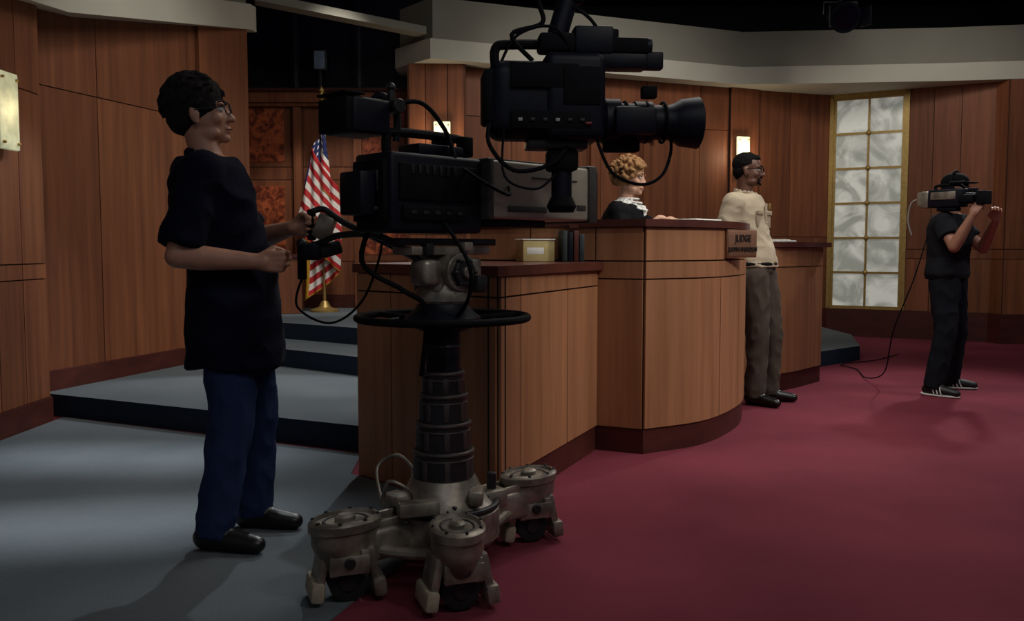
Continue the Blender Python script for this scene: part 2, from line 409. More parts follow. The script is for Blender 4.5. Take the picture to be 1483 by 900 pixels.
b.panels(curve,[0,Tc],[.98,1.08],M_bench,core=.05)
b.panels(curve,[0,Tc],[1.08,1.27],M_bench,core=.05)
b.run(curve,0,Tc,0,.14,-.05,.004,M_trim)
endr=[curve[-1],(.85,6.66)]; b.panels(endr,[0,plen(endr)],[.0,1.27],M_bench,core=.05)
full=[D,Bp]+curve+[endr[1]]
Tt=plen(full); b.run(full,0,Tt,1.27,1.312,-.06,.035,M_bench_top)
inner=[V(c)+V((-.90,.30))*.45 for c in curve]
b.prism([Bp]+[tuple(c) for c in curve]+[(1.25,6.5)]+[(q.x,q.y) for q in inner[::-1]],1.265,1.302,M_bench_top)
w2=arc([(1.80,7.02),(2.2,7.22),(2.66,7.72)],4)+[(2.2,8.3)]
T2=plen(w2); Ta=plen(w2[:-1]); 
b.panels(w2,[0,Ta*.55,Ta*.8,Ta,T2],[.14,1.0,1.16],M_bench,core=.05)
b.run(w2,0,T2,0,.14,-.05,.004,M_trim)
b.prism([(1.76,6.98),(2.22,7.16),(2.74,7.71),(2.25,8.38),(1.4,7.5)],1.16,1.2,M_bench_top)
b.finish('judge_bench')

def at_curve(path,q):
    P=[V(p) for p in path];acc=0
    for i in range(len(P)-1):
        l=(P[i+1]-P[i]).length
        if acc+l>=q: 
            d=(P[i+1]-P[i]).normalized(); return P[i]+d*(q-acc),V((d.y,-d.x)),d
        acc+=l
p,n,d=at_curve(curve,Tc*.50)
np_root=empty('name_plate',(p.x+n.x*.065,p.y+n.y*.065,1.178),math.atan2(n.x,-n.y)-.3)
b=MB(); b.box((0,.025,0),(.16,.045,.1),M_bench_top,bevel=.003); b.box((0,0,0),(.33,.02,.17),M_plate,bevel=.004); b.box((0,-.009,0),(.31,.008,.15),plain('plate_face',(122,86,64),.5),bevel=.002); b.finish('plate',parent=np_root)
m_let=plain('plate_letters',(34,20,16),.6)
for txt,z,sz in (('JUDGE',.014,.06),('JUDITH SHEINDLIN',-.046,.037)):
    c=bpy.data.curves.new('t','FONT'); c.body=txt; c.size=sz; c.align_x='CENTER'; c.extrude=.002; c.offset=.0008
    o=bpy.data.objects.new('tmp',c); SC.collection.objects.link(o); bpy.context.view_layer.update()
    me=bpy.data.meshes.new_from_object(o.evaluated_get(bpy.context.evaluated_depsgraph_get())); bpy.data.objects.remove(o)
    me.materials.clear(); me.materials.append(m_let)
    o=bpy.data.objects.new('lettering',me); SC.collection.objects.link(o); o.parent=np_root
    o.location=(0,-.016,z); o.rotation_euler=(math.pi/2,0,0)

b=MB(); b.box((0,0,.06),(.18,.2,.12),M_yellow,rot=(0,0,.2)); b.box((0,0,.122),(.19,.21,.008),M_paper,rot=(0,0,.2)); b.box((0,-.1,.06),(.1,.004,.04),M_paper,rot=(0,0,.2)); b.finish('file_box',loc=(.13,5.10,1.077))
b=MB()
for i,(h,mt) in enumerate(((.17,M_bookd),(.16,M_cam),(.17,M_bench_top),(.15,M_bookd))):
    b.box((i*.032,0,h/2),(.028,.16,h),mt); b.box((i*.032,.004,h/2),(.02,.158,h-.01),M_paper)
b.finish('law_books',loc=(.285,5.06,1.078),yaw=.1)
b=MB(); b.box((0,0,.006),(.42,.28,.012),M_paper,rot=(0,0,.1)); b.box((.03,.0,.018),(.3,.22,.012),M_paper,rot=(0,0,-.1)); b.finish('case_papers',loc=(1.16,5.80,1.313),yaw=.9)
b=MB(); b.box((0,0,.008),(.3,.22,.016),M_paper); b.box((.02,.02,.02),(.22,.2,.01),M_paper,rot=(0,0,.3)); b.finish('witness_papers',loc=(2.2,7.55,1.201),yaw=.6)

# ================================================================= FLAG
def flag(name,loc,W_=.19):
    fl=empty(name,loc)
    b=MB(); b.lathe((0,0,0),(0,0,.1),[(0,.16),(.02,.16),(.05,.07),(.12,.03)],M_brass); b.cyl((0,0,.05),(0,0,2.33),.016,M_brass)
    b.lathe((0,0,2.32),(0,0,2.5),[(0,.018),(.02,.04),(.05,.03),(.07,.012),(.1,.03),(.15,.0015)],M_brass,16)
    b.finish('flag_pole',parent=fl)
    NU,NV=90,52; vs=[];fs=[];mi=[]
    for i in range(NU+1):
        u=i/NU
        for j in range(NV+1):
            v=j/NV
            ph=u*1.6*2*math.pi
            drop=.9*v+1.28*u
            A_=.03+(W_-.02)*min(1,drop/1.4)
            tri=2/math.pi*math.asin(math.sin(ph+.6))
            x=-.02+.04*u+A_*tri-.06*v
            y=-.04-.05*math.cos(ph)*min(1,u*3)-.02*math.sin(v*7+u*5)-.015*v-.02*math.sin(x*60)
            z=2.28-.9*v-1.28*u*(.95+.05*v)-.03*math.sin(ph)
            z=max(z,.1+.02*math.sin(u*20))
            vs.append((x,y,z))
    for i in range(NU):
        for j in range(NV):
            a=i*(NV+1)+j; fs.append((a,a+NV+1,a+NV+2,a+1))
            u=(i+.5)/NU; st=j//4
            if u<.42 and st<7:
                k=2
                if (i%6 in (2,3)) and ((j+ (2 if (i//6)%2 else 0))%4 in (1,2)): k=1
            else: k=0 if st%2==0 else 1
            if i>=NU-3 or j>=NV-1: k=3
            mi.append(k)
    me=bpy.data.meshes.new('flag_cloth'); me.from_pydata(vs,[],fs)
    for m in (M_fred,M_fwhite,M_fblue,M_gold): me.materials.append(m)
    me.polygons.foreach_set('material_index',mi); me.polygons.foreach_set('use_smooth',[True]*len(mi))
    o=bpy.data.objects.new('flag_cloth',me); SC.collection.objects.link(o); o.parent=fl
    sm=o.modifiers.new('s','SOLIDIFY'); sm.thickness=.004
flag('american_flag',(-2.08,9.95,.45),W_=.23)

# ================================================================= PEDESTAL CAMERA
PX,PY=-.245,3.17
ped=empty('pedestal_broadcast_camera',(PX,PY,0.007))
b=MB()
corners=[(-.30,-.29),(.07,-.36),(.31,.31),(-.07,.38)]
b.lathe((0,0,.09),(0,0,.36),[(0,.17),(.03,.2),(.13,.2),(.15,.17),(.19,.14),(.22,.125),(.24,.115)],M_metal)
b.torus((0,0,.235),(0,0,1),.19,.012,M_metald)
for k in range(10):
    q=k*math.pi/5; b.cyl((.155*math.cos(q),.155*math.sin(q),.23),(.155*math.cos(q),.155*math.sin(q),.26),.009,M_metald,seg=8)
for i,(x,y) in enumerate(corners):
    a=math.atan2(y,x); L=math.hypot(x,y)
    b.box((x*.55,y*.55,.165),(L*.66,.13,.11),M_metal,rot=(0,0,a),bevel=.02,seg=3)
    for sg in (-1,1): b.box((x*.55-sg*.045*math.sin(a),y*.55+sg*.045*math.cos(a),.228),(L*.6,.016,.03),M_metal,rot=(0,0,a),bevel=.005)
    b.M=Matrix.Translation((x,y,0))@Matrix.Rotation(a,4,'Z')
    b.M=b.M@Matrix.Diagonal((1.22,.86,1,1))
    b.lathe((0,0,.10),(0,0,.29),[(0,.05),(.02,.075),(.09,.098),(.13,.098),(.135,.106),(.16,.106),(.168,.098),(.17,.088),(.158,.084),(.158,.02)],M_metal,40)
    b.torus((0,0,.255),(0,0,1),.062,.006,M_metald,40); b.lathe((0,0,.25),(0,0,.3),[(0,.03),(.02,.03),(.028,.02)],M_metal,20)
    for k in range(8):
        q=k*math.pi/4+.2; b.cyl((.094*math.cos(q),.094*math.sin(q),.262),(.094*math.cos(q),.094*math.sin(q),.275),.006,M_metald,seg=8)
    b.M=Matrix.Translation((x,y,0))@Matrix.Rotation(.35,4,'Z')
    b.box((0,0,.105),(.06,.035,.10),M_metald,bevel=.008)
    for sy in (-1,1):
        b.lathe((0,sy*.018,.062),(0,sy*.05,.062),[(0,.05),(.004,.062),(.026,.062),(.03,.05)],M_rubber)
        b.cyl((0,sy*.045,.062),(0,sy*.054,.062),.028,M_metald)
    for sx in (-1,1):
        b.box((sx*.082,0,.115),(.03,.12,.13),M_metal,rot=(0,-sx*.2,0),bevel=.008)
        b.box((sx*.10,0,.045),(.045,.15,.065),M_cream if sx<0 else M_metal,rot=(0,-sx*.12,0),bevel=.012)
        b.box((sx*.05,-.066,.135),(.025,.025,.08),M_metal,bevel=.004)
    b.box((0,-.074,.13),(.13,.02,.06),M_metal,bevel=.004); b.cyl((0,-.07,.14),(0,-.095,.14),.018,M_metald,seg=12)
    b.M=Matrix.Identity(4)
for i in range(4):
    x0,y0=corners[i];x1,y1=corners[(i+1)%4]
    b.tube([(x0*.85,y0*.85,.15),((x0+x1)/2*.85,(y0+y1)/2*.85,.14),(x1*.85,y1*.85,.15)],.02,M_metal)
b.box((-.07,-.2,.27),(.14,.06,.05),M_metal,rot=(0,0,.3),bevel=.01); b.box((.12,-.08,.28),(.05,.12,.05),M_metal,bevel=.01)
b.box((.17,.05,.235),(.10,.08,.07),M_metal,rot=(0,0,.6),bevel=.012); b.cyl((.17,.05,.26),(.17,.05,.33),.018,M_metald)
b.box((-.16,-.05,.25),(.08,.1,.06),M_metal,rot=(0,0,.8),bevel=.012)
b.tube([(-.2,-.12,.26),(-.17,-.2,.36),(-.1,-.2,.33),(-.1,-.12,.27)],.006,M_metal)
b.tube([(-.22,-.02,.24),(-.25,.08,.34),(-.17,.1,.38),(-.09,.06,.30)],.006,M_metal)
b.finish('pedestal_base',parent=ped)
b=MB()
for z0,z1,r in ((.3,.43,.106),(.42,.53,.095),(.52,.63,.084),(.62,.71,.073)):
    b.cyl((0,0,z0),(0,0,z1),r,M_metald,seg=40); b.torus((0,0,z1-.006),(0,0,1),r-.002,.008,M_ribs); b.torus((0,0,z1-.03),(0,0,1),r-.001,.004,M_ribs)
    for k in range(8):
        q=k*math.pi/4+.2; b.box(((r-.001)*math.cos(q),(r-.001)*math.sin(q),(z0+z1)/2-.005),(.007,.02,(z1-z0)*.62),M_ribs,rot=(0,0,q),bevel=.002)
b.cyl((0,0,.6),(0,0,.88),.062,M_cam,seg=40)
b.box((.0,-.062,.79),(.03,.01,.14),M_cam2,bevel=.002); b.torus((0,0,.80),(0,0,1),.062,.006,M_metald)
b.lathe((0,0,.85),(0,0,.95),[(0,.07),(.02,.12),(.05,.135),(.08,.10),(.1,.09)],M_cam)
b.finish('column',parent=ped)
b=MB(); b.torus((0,0,.90),(0,0,1),.30,.0135,M_cam2,seg=96); b.torus((0,0,.885),(0,0,1),.19,.009,M_cam)
for k in range(3):
    q=k*2*math.pi/3+.5; b.tube([(.09*math.cos(q),.09*math.sin(q),.89),(.3*math.cos(q),.3*math.sin(q),.90)],.011,M_cam2,sub=1)
b.finish('steering_ring',parent=ped)
R=Matrix.Rotation(math.radians(45),4,'Z')
b=MB(); b.M=R
b.cyl((0,0,.94),(0,0,.99),.085,M_metal); b.box((0,0,1.03),(.17,.14,.10),M_metal,bevel=.02,seg=3)
b.lathe((0,0,.96),(0,0,1.05),[(0,.10),(.03,.10),(.09,.07)],M_metal)
b.cyl((0,-.105,1.06),(0,.105,1.06),.066,M_metal); b.cyl((0,-.125,1.06),(0,-.10,1.06),.045,M_metald); b.cyl((0,.10,1.06),(0,.125,1.06),.045,M_metald)
b.cyl((.0,-.14,1.06),(0,-.12,1.06),.02,M_metal)
for k in range(6):
    q=k*math.pi/3; b.cyl((.045*math.cos(q),-.13,1.06+.045*math.sin(q)),(.045*math.cos(q),-.1,1.06+.045*math.sin(q)),.007,M_metald,seg=8)
b.box((.06,-.12,1.02),(.05,.05,.06),M_metald,bevel=.01); b.box((-.1,-.03,1.06),(.08,.09,.09),M_metal,bevel=.018,seg=3); b.box((.1,-.02,1.07),(.06,.1,.08),M_metal,bevel=.016,seg=3)
b.box((0,0,1.135),(.36,.11,.03),M_metal,bevel=.006); b.box((0,0,1.165),(.44,.09,.025),M_metald,bevel=.005)
b.box((.05,-.06,1.15),(.04,.05,.03),M_metal); b.box((-.12,-.06,1.14),(.03,.04,.04),M_metald)
b.finish('pan_tilt_head',parent=ped)
b=MB(); b.M=R
b.box((-.10,0,1.325),(.40,.20,.26),M_cam,bevel=.014,seg=3)
b.box((-.10,-.104,1.36),(.34,.012,.12),M_cam2,bevel=.004); b.box((-.12,-.108,1.26),(.28,.014,.05),M_cam2,bevel=.004)
for k in range(5): b.box((-.22+k*.05,-.116,1.26),(.022,.006,.012),M_metald,bevel=.001)
for k in range(7): b.box((-.22+k*.03,-.112,1.40),(.012,.006,.03),M_metald,bevel=.001)
b.box((-.305,0,1.33),(.03,.17,.2),M_cam2,bevel=.008)
for k in range(4): b.cyl((-.32,-.05+k*.033,1.27),(-.34,-.05+k*.033,1.27),.011,M_metald,seg=12)
b.box((-.322,0,1.36),(.008,.12,.07),M_metald,bevel=.002)
b.box((-.36,.0,1.32),(.06,.12,.14),M_cam,bevel=.01)
b.tube([(-.24,0,1.45),(-.24,0,1.51),(-.2,0,1.53),(.06,0,1.53),(.1,0,1.51),(.1,0,1.45)],.016,M_cam2,sub=4)
b.box((-.05,0,1.475),(.2,.12,.04),M_cam,bevel=.008); b.box((.03,.03,1.51),(.07,.05,.05),M_cam,bevel=.006)
b.box((.08,-.03,1.50),(.05,.04,.07),M_cam2,bevel=.006)
b.finish('camera_body',parent=ped)
b=MB(); b.M=R
b.box((.38,0,1.352),(.54,.25,.205),M_lensbox,bevel=.012,seg=3)
b.box((.665,0,1.352),(.05,.27,.225),M_lensbox2,bevel=.01); b.box((.115,0,1.352),(.03,.262,.215),M_lensbox2,bevel=.008)
b.box((.695,0,1.352),(.03,.24,.19),M_cam2,bevel=.006); b.cyl((.70,0,1.352),(.714,0,1.352),.08,M_lens)
b.box((.30,-.1275,1.285),(.2,.005,.022),M_lensbox2,bevel=.001); b.box((.45,-.1275,1.40),(.25,.004,.006),M_lensbox2,bevel=.001)
b.box((.38,0,1.458),(.5,.2,.008),M_lensbox2,bevel=.002); b.box((.30,0,1.235),(.36,.1,.03),M_cam,bevel=.006)
b.tube([(.0,-.1,1.42),(.06,-.17,1.36),(.16,-.17,1.33),(.2,-.13,1.36)],.006,M_cam2)
b.box((.60,-.1275,1.30),(.05,.004,.02),M_lensbox2,bevel=.001)
b.finish('box_lens',parent=ped)
b=MB(); b.M=R
b.box((-.31,.065,1.572),(.15,.17,.115),M_cam,bevel=.012,seg=3); b.box((-.395,.065,1.572),(.03,.16,.11),M_cam2,bevel=.006)
b.box((-.375,.065,1.64),(.08,.16,.008),M_cam2,bevel=.002); b.box((-.405,.065,1.572),(.006,.13,.08),M_lens,bevel=.001)
b.tube([(-.26,.065,1.62),(-.24,.03,1.65),(-.2,0,1.6),(-.2,0,1.5)],.013,M_cam); b.cyl((-.22,-.05,1.61),(-.22,.05,1.61),.024,M_metald)
b.cyl((-.22,0,1.62),(-.22,0,1.67),.012,M_metald); b.sphere((-.22,0,1.675),.016,M_metald)
b.tube([(-.26,.0,1.6),(-.14,-.05,1.63),(-.03,-.05,1.55),(-.02,-.09,1.45)],.008,M_cam2)
b.finish('viewfinder',parent=ped)
b=MB()
rg=V((-.765,3.275,1.09))-V((PX,PY,0)); lg=V((-.785,3.53,1.235))-V((PX,PY,0))
b.tube([(-.03,-.11,1.07),(-.2,-.06,1.18),(-.36,.02,1.19),(rg.x+.06,rg.y,rg.z+.07),(rg.x,rg.y,rg.z+.055)],.0125,M_metald)
b.cyl((rg.x,rg.y,rg.z-.06),(rg.x,rg.y,rg.z+.065),.017,M_cam2); b.box((rg.x+.035,rg.y,rg.z+.04),(.07,.05,.06),M_cam,bevel=.01); b.sphere((rg.x,rg.y,rg.z+.07),.02,M_metald)
b.tube([(-.06,.1,1.08),(-.2,.2,1.15),(-.4,.32,1.24),(lg.x+.05,lg.y,lg.z+.06),(lg.x,lg.y,lg.z+.05)],.0125,M_metald)
b.cyl((lg.x,lg.y,lg.z-.06),(lg.x,lg.y,lg.z+.06),.017,M_cam2); b.box((lg.x+.05,lg.y,lg.z-.01),(.07,.06,.10),M_metal,rot=(0,.4,0),bevel=.012)
b.box((rg.x+.10,rg.y+.03,rg.z+.05),(.08,.06,.05),M_metald,rot=(0,-.3,.2),bevel=.01)
b.tube([(rg.x,rg.y,rg.z-.05),(rg.x-.02,rg.y,.93),(rg.x+.1,rg.y,.87),(rg.x+.22,rg.y-.03,.95),(-.22,.0,1.12),(-.2,-.1,1.24)],.0045,M_cam2)
b.tube([(-.2,-.1,1.3),(-.26,-.15,1.1),(-.12,-.14,1.0),(-.05,-.1,.93),(-.07,-.07,.7)],.009,M_cam2)
b.tube([(.0,-.12,1.25),(.1,-.2,1.1),(.1,-.16,.98),(.05,-.09,.9)],.007,M_cam2)
b.finish('pan_bars',parent=ped)

# ================================================================= HANGING CAMERA
hc=empty('hanging_broadcast_camera',(.115,3.0,1.64),math.radians(6))
b=MB()
b.box((-.03,0,-.01),(.34,.18,.25),M_cam,bevel=.05,seg=5); b.box((.08,0,.0),(.2,.2,.28),M_cam,bevel=.03,seg=4)
b.box((-.02,-.095,.06),(.22,.012,.08),M_cam2,bevel=.004); b.box((.0,-.094,-.08),(.26,.014,.06),M_cam2,bevel=.004)
for k in range(6): b.box((-.1+k*.04,-.104,-.08),(.014,.005,.01),M_lbl if k%3==0 else M_metald,bevel=.001)
b.box((-.19,0,.0),(.05,.15,.17),M_cam2,bevel=.012); b.box((.1,-.10,.03),(.12,.01,.12),M_cam2,bevel=.003)
b.box((.12,-.106,-.09),(.02,.004,.008),M_redled,bevel=.001)
b.tube([(-.17,0,.1),(-.17,0,.16),(-.12,0,.175),(.1,0,.175),(.15,0,.15),(.15,0,.12)],.016,M_cam2,sub=4)
b.finish('camera_body',parent=hc)
b=MB()
b.lathe((.17,0,-.07),(.6,0,-.07),[(0,.06),(.02,.075),(.07,.075),(.072,.062),(.12,.062),(.122,.068),(.18,.068),(.182,.058),(.24,.058),(.26,.065),(.28,.078),(.34,.086),(.345,.078),(.335,.07)],M_cam,36)
b.cyl((.49,0,-.07),(.497,0,-.07),.066,M_lens)
for k,x in enumerate((.26,.33,.39)): 
    b.torus((x,0,-.07),(1,0,0),.066,.005,M_cam2,seg=40)
b.box((.28,-.07,-.075),(.14,.05,.09),M_cam,bevel=.014); b.box((.25,0,-.15),(.12,.05,.04),M_cam2,bevel=.008)
b.box((.33,-.05,.02),(.05,.04,.04),M_cam2,bevel=.006)
b.finish('zoom_lens',parent=hc)
b=MB()
b.box((.15,0,.19),(.13,.09,.09),M_cam,bevel=.01); b.box((.27,-.01,.175),(.13,.06,.05),M_cam2,bevel=.008); b.cyl((.30,-.01,.175),(.345,-.01,.175),.03,M_cam)
b.box((.25,0,.125),(.16,.08,.05),M_cam,bevel=.01); b.box((.21,0,.21),(.05,.05,.04),M_cam2,bevel=.006); b.cyl((.04,0,.17),(.04,0,.22),.02,M_metald)
b.box((.35,-.01,.13),(.07,.04,.06),M_cam,bevel=.008)
b.finish('viewfinder',parent=hc)
b=MB()
b.cyl((.02,0,.16),(.09,0,.40),.034,M_cam); b.cyl((.09,0,.40),(.10,.02,2.78),.028,M_cam); b.box((.03,0,.18),(.12,.09,.06),M_cam2,bevel=.012); b.box((.085,0,.36),(.07,.07,.10),M_cam2,bevel=.01)
b.cyl((.10,.02,2.74),(.10,.02,2.96),.06,M_cam)
b.box((.03,0,-.15),(.2,.1,.03),M_metald,bevel=.006); b.cyl((.05,0,-.16),(.05,0,-.33),.034,M_cam); b.box((.05,0,-.20),(.10,.09,.07),M_cam2,bevel=.012); b.lathe((.05,0,-.32),(.05,0,-.37),[(0,.036),(.03,.05),(.05,.04)],M_cam2)
b.finish('suspension_pole',parent=hc)
b=MB()
b.tube([(-.18,-.05,-.05),(-.2,-.08,-.15),(-.12,-.09,-.24),(.0,-.08,-.22),(.06,-.05,-.16)],.007,M_cam2)
b.tube([(-.15,-.08,-.1),(-.15,-.1,-.26),(-.05,-.1,-.30),(.02,-.06,-.25)],.004,M_cam2)
b.tube([(.15,-.06,-.12),(.2,-.08,-.24),(.3,-.06,-.28),(.38,-.03,-.25),(.42,0,-.17),(.40,-.06,-.1)],.0055,M_cam2)
b.tube([(-.05,-.02,.12),(-.12,-.03,.2),(-.02,-.03,.24),(-.03,-.03,.32),(.04,-.03,.4),(.06,-.01,.6)],.008,M_cam2)
b.tube([(.10,-.03,.1),(.02,-.05,.22),(-.1,-.03,.2),(-.16,-.03,.1)],.005,M_cam2)
b.tube([(.2,-.02,.17),(.14,-.04,.25),(.08,-.02,.3)],.006,M_cam2)
b.finish('cables',parent=hc)

# ================================================================= ORGANIC BUILDER
class OB:
    def __init__(s): s.v=[];s.f=[]
    def add(s,vs,fs):
        o=len(s.v); s.v+=[tuple(v) for v in vs]; s.f+=[tuple(i+o for i in f) for f in fs]
    def rings(s,R):
        n=len(R[0]);vs=[p for r in R for p in r];fs=[]
        for j in range(len(R)-1):
            for i in range(n):
                i2=(i+1)%n; fs.append((j*n+i,j*n+i2,(j+1)*n+i2,(j+1)*n+i))
        fs.append(tuple(range(n))[::-1]); fs.append(tuple((len(R)-1)*n+i for i in range(n)))
        s.add(vs,fs)
    def limb(s,pts,rad,flat0=False,flat1=False,n=16,asp=1):
        P=[V(p) for p in pts]; R=[]
        def fr(d):
            ref=V((0,1,0)) if abs(d.y)<.9 else V((1,0,0))
            u=(ref-d*ref.dot(d)).normalized(); return u,d.cross(u)
        def ring(c,d,r):
            u,w=fr(d); return [c+u*math.cos(2*math.pi*k/n)*r+w*math.sin(2*math.pi*k/n)*r*asp for k in range(n)]
        d0=(P[1]-P[0]).normalized(); d1=(P[-1]-P[-2]).normalized()
        if not flat0:
            for a in (80,60,40,20): R.append(ring(P[0]-d0*rad[0]*math.sin(math.radians(a)),d0,rad[0]*math.cos(math.radians(a))))
        for i,p in enumerate(P):
            d=(P[min(i+1,len(P)-1)]-P[max(i-1,0)]).normalized(); R.append(ring(p,d,rad[i]))
        if not flat1:
            for a in (20,40,60,80): R.append(ring(P[-1]+d1*rad[-1]*math.sin(math.radians(a)),d1,rad[-1]*math.cos(math.radians(a))))
        s.rings(R)
    def ell(s,c,r,M=None,n=18,m=12):
        c=V(c); M=M or Matrix.Identity(3); R=[]
        for j in range(m+1):
            t=math.pi*(j+.15)/(m+.3)
            R.append([c+M@V((r[0]*math.sin(t)*math.cos(2*math.pi*i/n),r[1]*math.sin(t)*math.sin(2*math.pi*i/n),r[2]*math.cos(t))) for i in range(n)])
        s.rings(R)
    def finish(s,name,parent,mat,voxel=.007,smooth=4,wr=0,wsc=(9,9,9),fine=0,fsc=60):
        me=bpy.data.meshes.new(name); me.from_pydata(s.v,[],s.f)
        bm=bmesh.new(); bm.from_mesh(me); bmesh.ops.recalc_face_normals(bm,faces=bm.faces); bm.to_mesh(me); bm.free()
        ob=bpy.data.objects.new(name,me); SC.collection.objects.link(ob)
        r=ob.modifiers.new('r','REMESH'); r.mode='VOXEL'; r.voxel_size=voxel
        if smooth:
            k=ob.modifiers.new('s','SMOOTH'); k.iterations=smooth; k.factor=.5
        bpy.context.view_layer.update()
        nm=bpy.data.meshes.new_from_object(ob.evaluated_get(bpy.context.evaluated_depsgraph_get()))
        ob.modifiers.clear(); ob.data=nm; nm.name=name
        if wr or fine:
            N=[v.normal.copy() for v in nm.vertices]
            for v,nn in zip(nm.vertices,N):
                c=v.co; d=0
                if wr: 
                    q=noise.noise(V((c.x*wsc[0],c.y*wsc[1],c.z*wsc[2])))
                    d+=wr*(1-abs(q)*3.2)
                if fine: d+=fine*noise.noise(c*fsc)
                v.co=c+nn*d
        nm.materials.clear(); nm.materials.append(mat)
        nm.polygons.foreach_set('use_smooth',[True]*len(nm.polygons))
        ob.parent=parent; return ob

def build_hand(o,w,f,n,s,curl,sc=1.0,close=.5):
    w=V(w);f=V(f).normalized();n=V(n);n=(n-f*n.dot(f)).normalized();s=V(s);s=(s-f*s.dot(f)-n*s.dot(n)).normalized()
    offs=(.031,.0105,-.0105,-.030);L=(.072,.080,.074,.058);kb=(.086,.09,.086,.078);rr=(.0088,.0092,.0088,.0078)
    for i in range(4):
        kn=w+(f*kb[i]+s*offs[i])*sc
        o.limb([w+f*.005*sc+s*offs[i]*.55*sc,w+(f*.045+s*offs[i]*.85)*sc,kn],[.0165*sc,.0155*sc,.0115*sc],n=10)
        p=kn;a=0;pts=[p];rad=[rr[i]*sc*1.12]
        sp=offs[i]*2.0
        for k,fr in enumerate((.45,.31,.24)):
            a+=math.radians(curl[k]*(1+.07*(i-1.5)))
            d=(f*math.cos(a)+n*math.sin(a)+s*sp*(1 if a<1.2 else 0)).normalized()
            p=p+d*L[i]*fr*sc; pts.append(p); rad.append(rr[i]*sc*(1.0,.92,.8)[k])
        o.limb(pts,rad,n=10)
    t0=w+(f*.018+s*.024+n*.006)*sc
    t1=w+(f*.05+s*.05+n*(.014+.012*close))*sc
    t2=w+(f*(.08-.005*close)+s*(.060-.022*close)+n*(.018+.026*close))*sc
    t3=w+(f*(.103-.012*close)+s*(.064-.040*close)+n*(.02+.036*close))*sc
    o.limb([t0,t1,t2,t3],[.016*sc,.0125*sc,.0105*sc,.0085*sc],n=10)

def head_frame(c,f,up=(0,0,1)):
    f=V(f).normalized(); y=V(up).cross(f).normalized(); z=f.cross(y)
    return Matrix((f,y,z)).transposed(),V(c)
def build_head(o,c,Mh,k=1.0,nose=1.0,jaw=1.0,ear=True):
    def P(x,y,z): return c+Mh@V((x*k,y*k,z*k))
    def E(x,y,z,a,b_,d): o.ell(P(x,y,z),(a*k,b_*k,d*k),Mh)
    E(-.012,0,.035,.096,.075,.084); E(.018,0,-.025,.070,.062*jaw,.080); E(.028,0,-.072,.052,.050*jaw,.038)
    E(.066,0,-.096,.020,.022,.016)
    for s in (-1,1):
        E(.052,s*.040,-.028,.026,.022,.024); E(.072,s*.028,.021,.018,.026,.008)
        E(.094,s*.0125,-.036,.010,.008,.007); E(.02,s*.045,-.078,.04,.016,.022)
        if ear:
            E(-.008,s*.078,-.012,.018,.007,.031); E(-.016,s*.084,-.004,.010,.006,.022); E(-.004,s*.080,-.036,.009,.006,.010)
    o.limb([P(.076,0,.018),P(.090,0,-.010),P(.102*1,0,-.032)],[.009*k,.0095*k*nose,.0125*k*nose],n=10)
    E(.083,0,-.0615,.012,.024,.0055); E(.081,0,-.073,.012,.021,.0065)
def face_parts(root,c,Mh,k,iris,brow,lip,closed=False):
    b=MB()
    ew=plain('eye_white',(200,192,184),.25,noise_amt=.02); ir=plain('iris',iris,.15)
    for s in (-1,1):
        p=c+Mh@V((.0715*k,s*.030*k,.003*k)); b.sphere(p,.0125*k,ew,14,10)
        p=c+Mh@V((.0805*k,s*.029*k,.003*k)); b.sphere(p,.0052*k,ir,12,8)
    b.finish('eyes',parent=root)
    b=MB()
    for s in (-1,1):
        b.tube([c+Mh@V((.088*k,s*.014*k,.024*k)),c+Mh@V((.087*k,s*.030*k,.030*k)),c+Mh@V((.072*k,s*.049*k,.024*k))],.0038*k,brow)
        b.tube([c+Mh@V((.080*k,s*.018*k,.010*k)),c+Mh@V((.0845*k,s*.030*k,.013*k)),c+Mh@V((.074*k,s*.043*k,.008*k))],.0022*k,brow)
    b.finish('eyebrows',parent=root)
    b=MB(); b.tube([c+Mh@V((.080*k,-.023*k,-.067*k)),c+Mh@V((.0965*k,0,-.0665*k)),c+Mh@V((.080*k,.023*k,-.067*k))],.0022*k,lip); b.finish('lip_line',parent=root)
def glasses(root,c,Mh,k,mat):
    b=MB()
    for s in (-1,1):
        p=c+Mh@V((.098*k,s*.032*k,.002*k)); b.torus(p,Mh@V((1,s*.25,0)),.022*k,.0022,mat,28,6)
        b.tube([c+Mh@V((.093*k,s*.053*k,.004*k)),c+Mh@V((.05*k,s*.077*k,.006*k)),c+Mh@V((-.01*k,s*.084*k,.004*k)),c+Mh@V((-.03*k,s*.083*k,-.012*k))],.002,mat)
    b.tube([c+Mh@V((.101*k,-.011*k,.005*k)),c+Mh@V((.104*k,0,.009*k)),c+Mh@V((.101*k,.011*k,.005*k))],.002,mat)
    b.finish('glasses',parent=root)

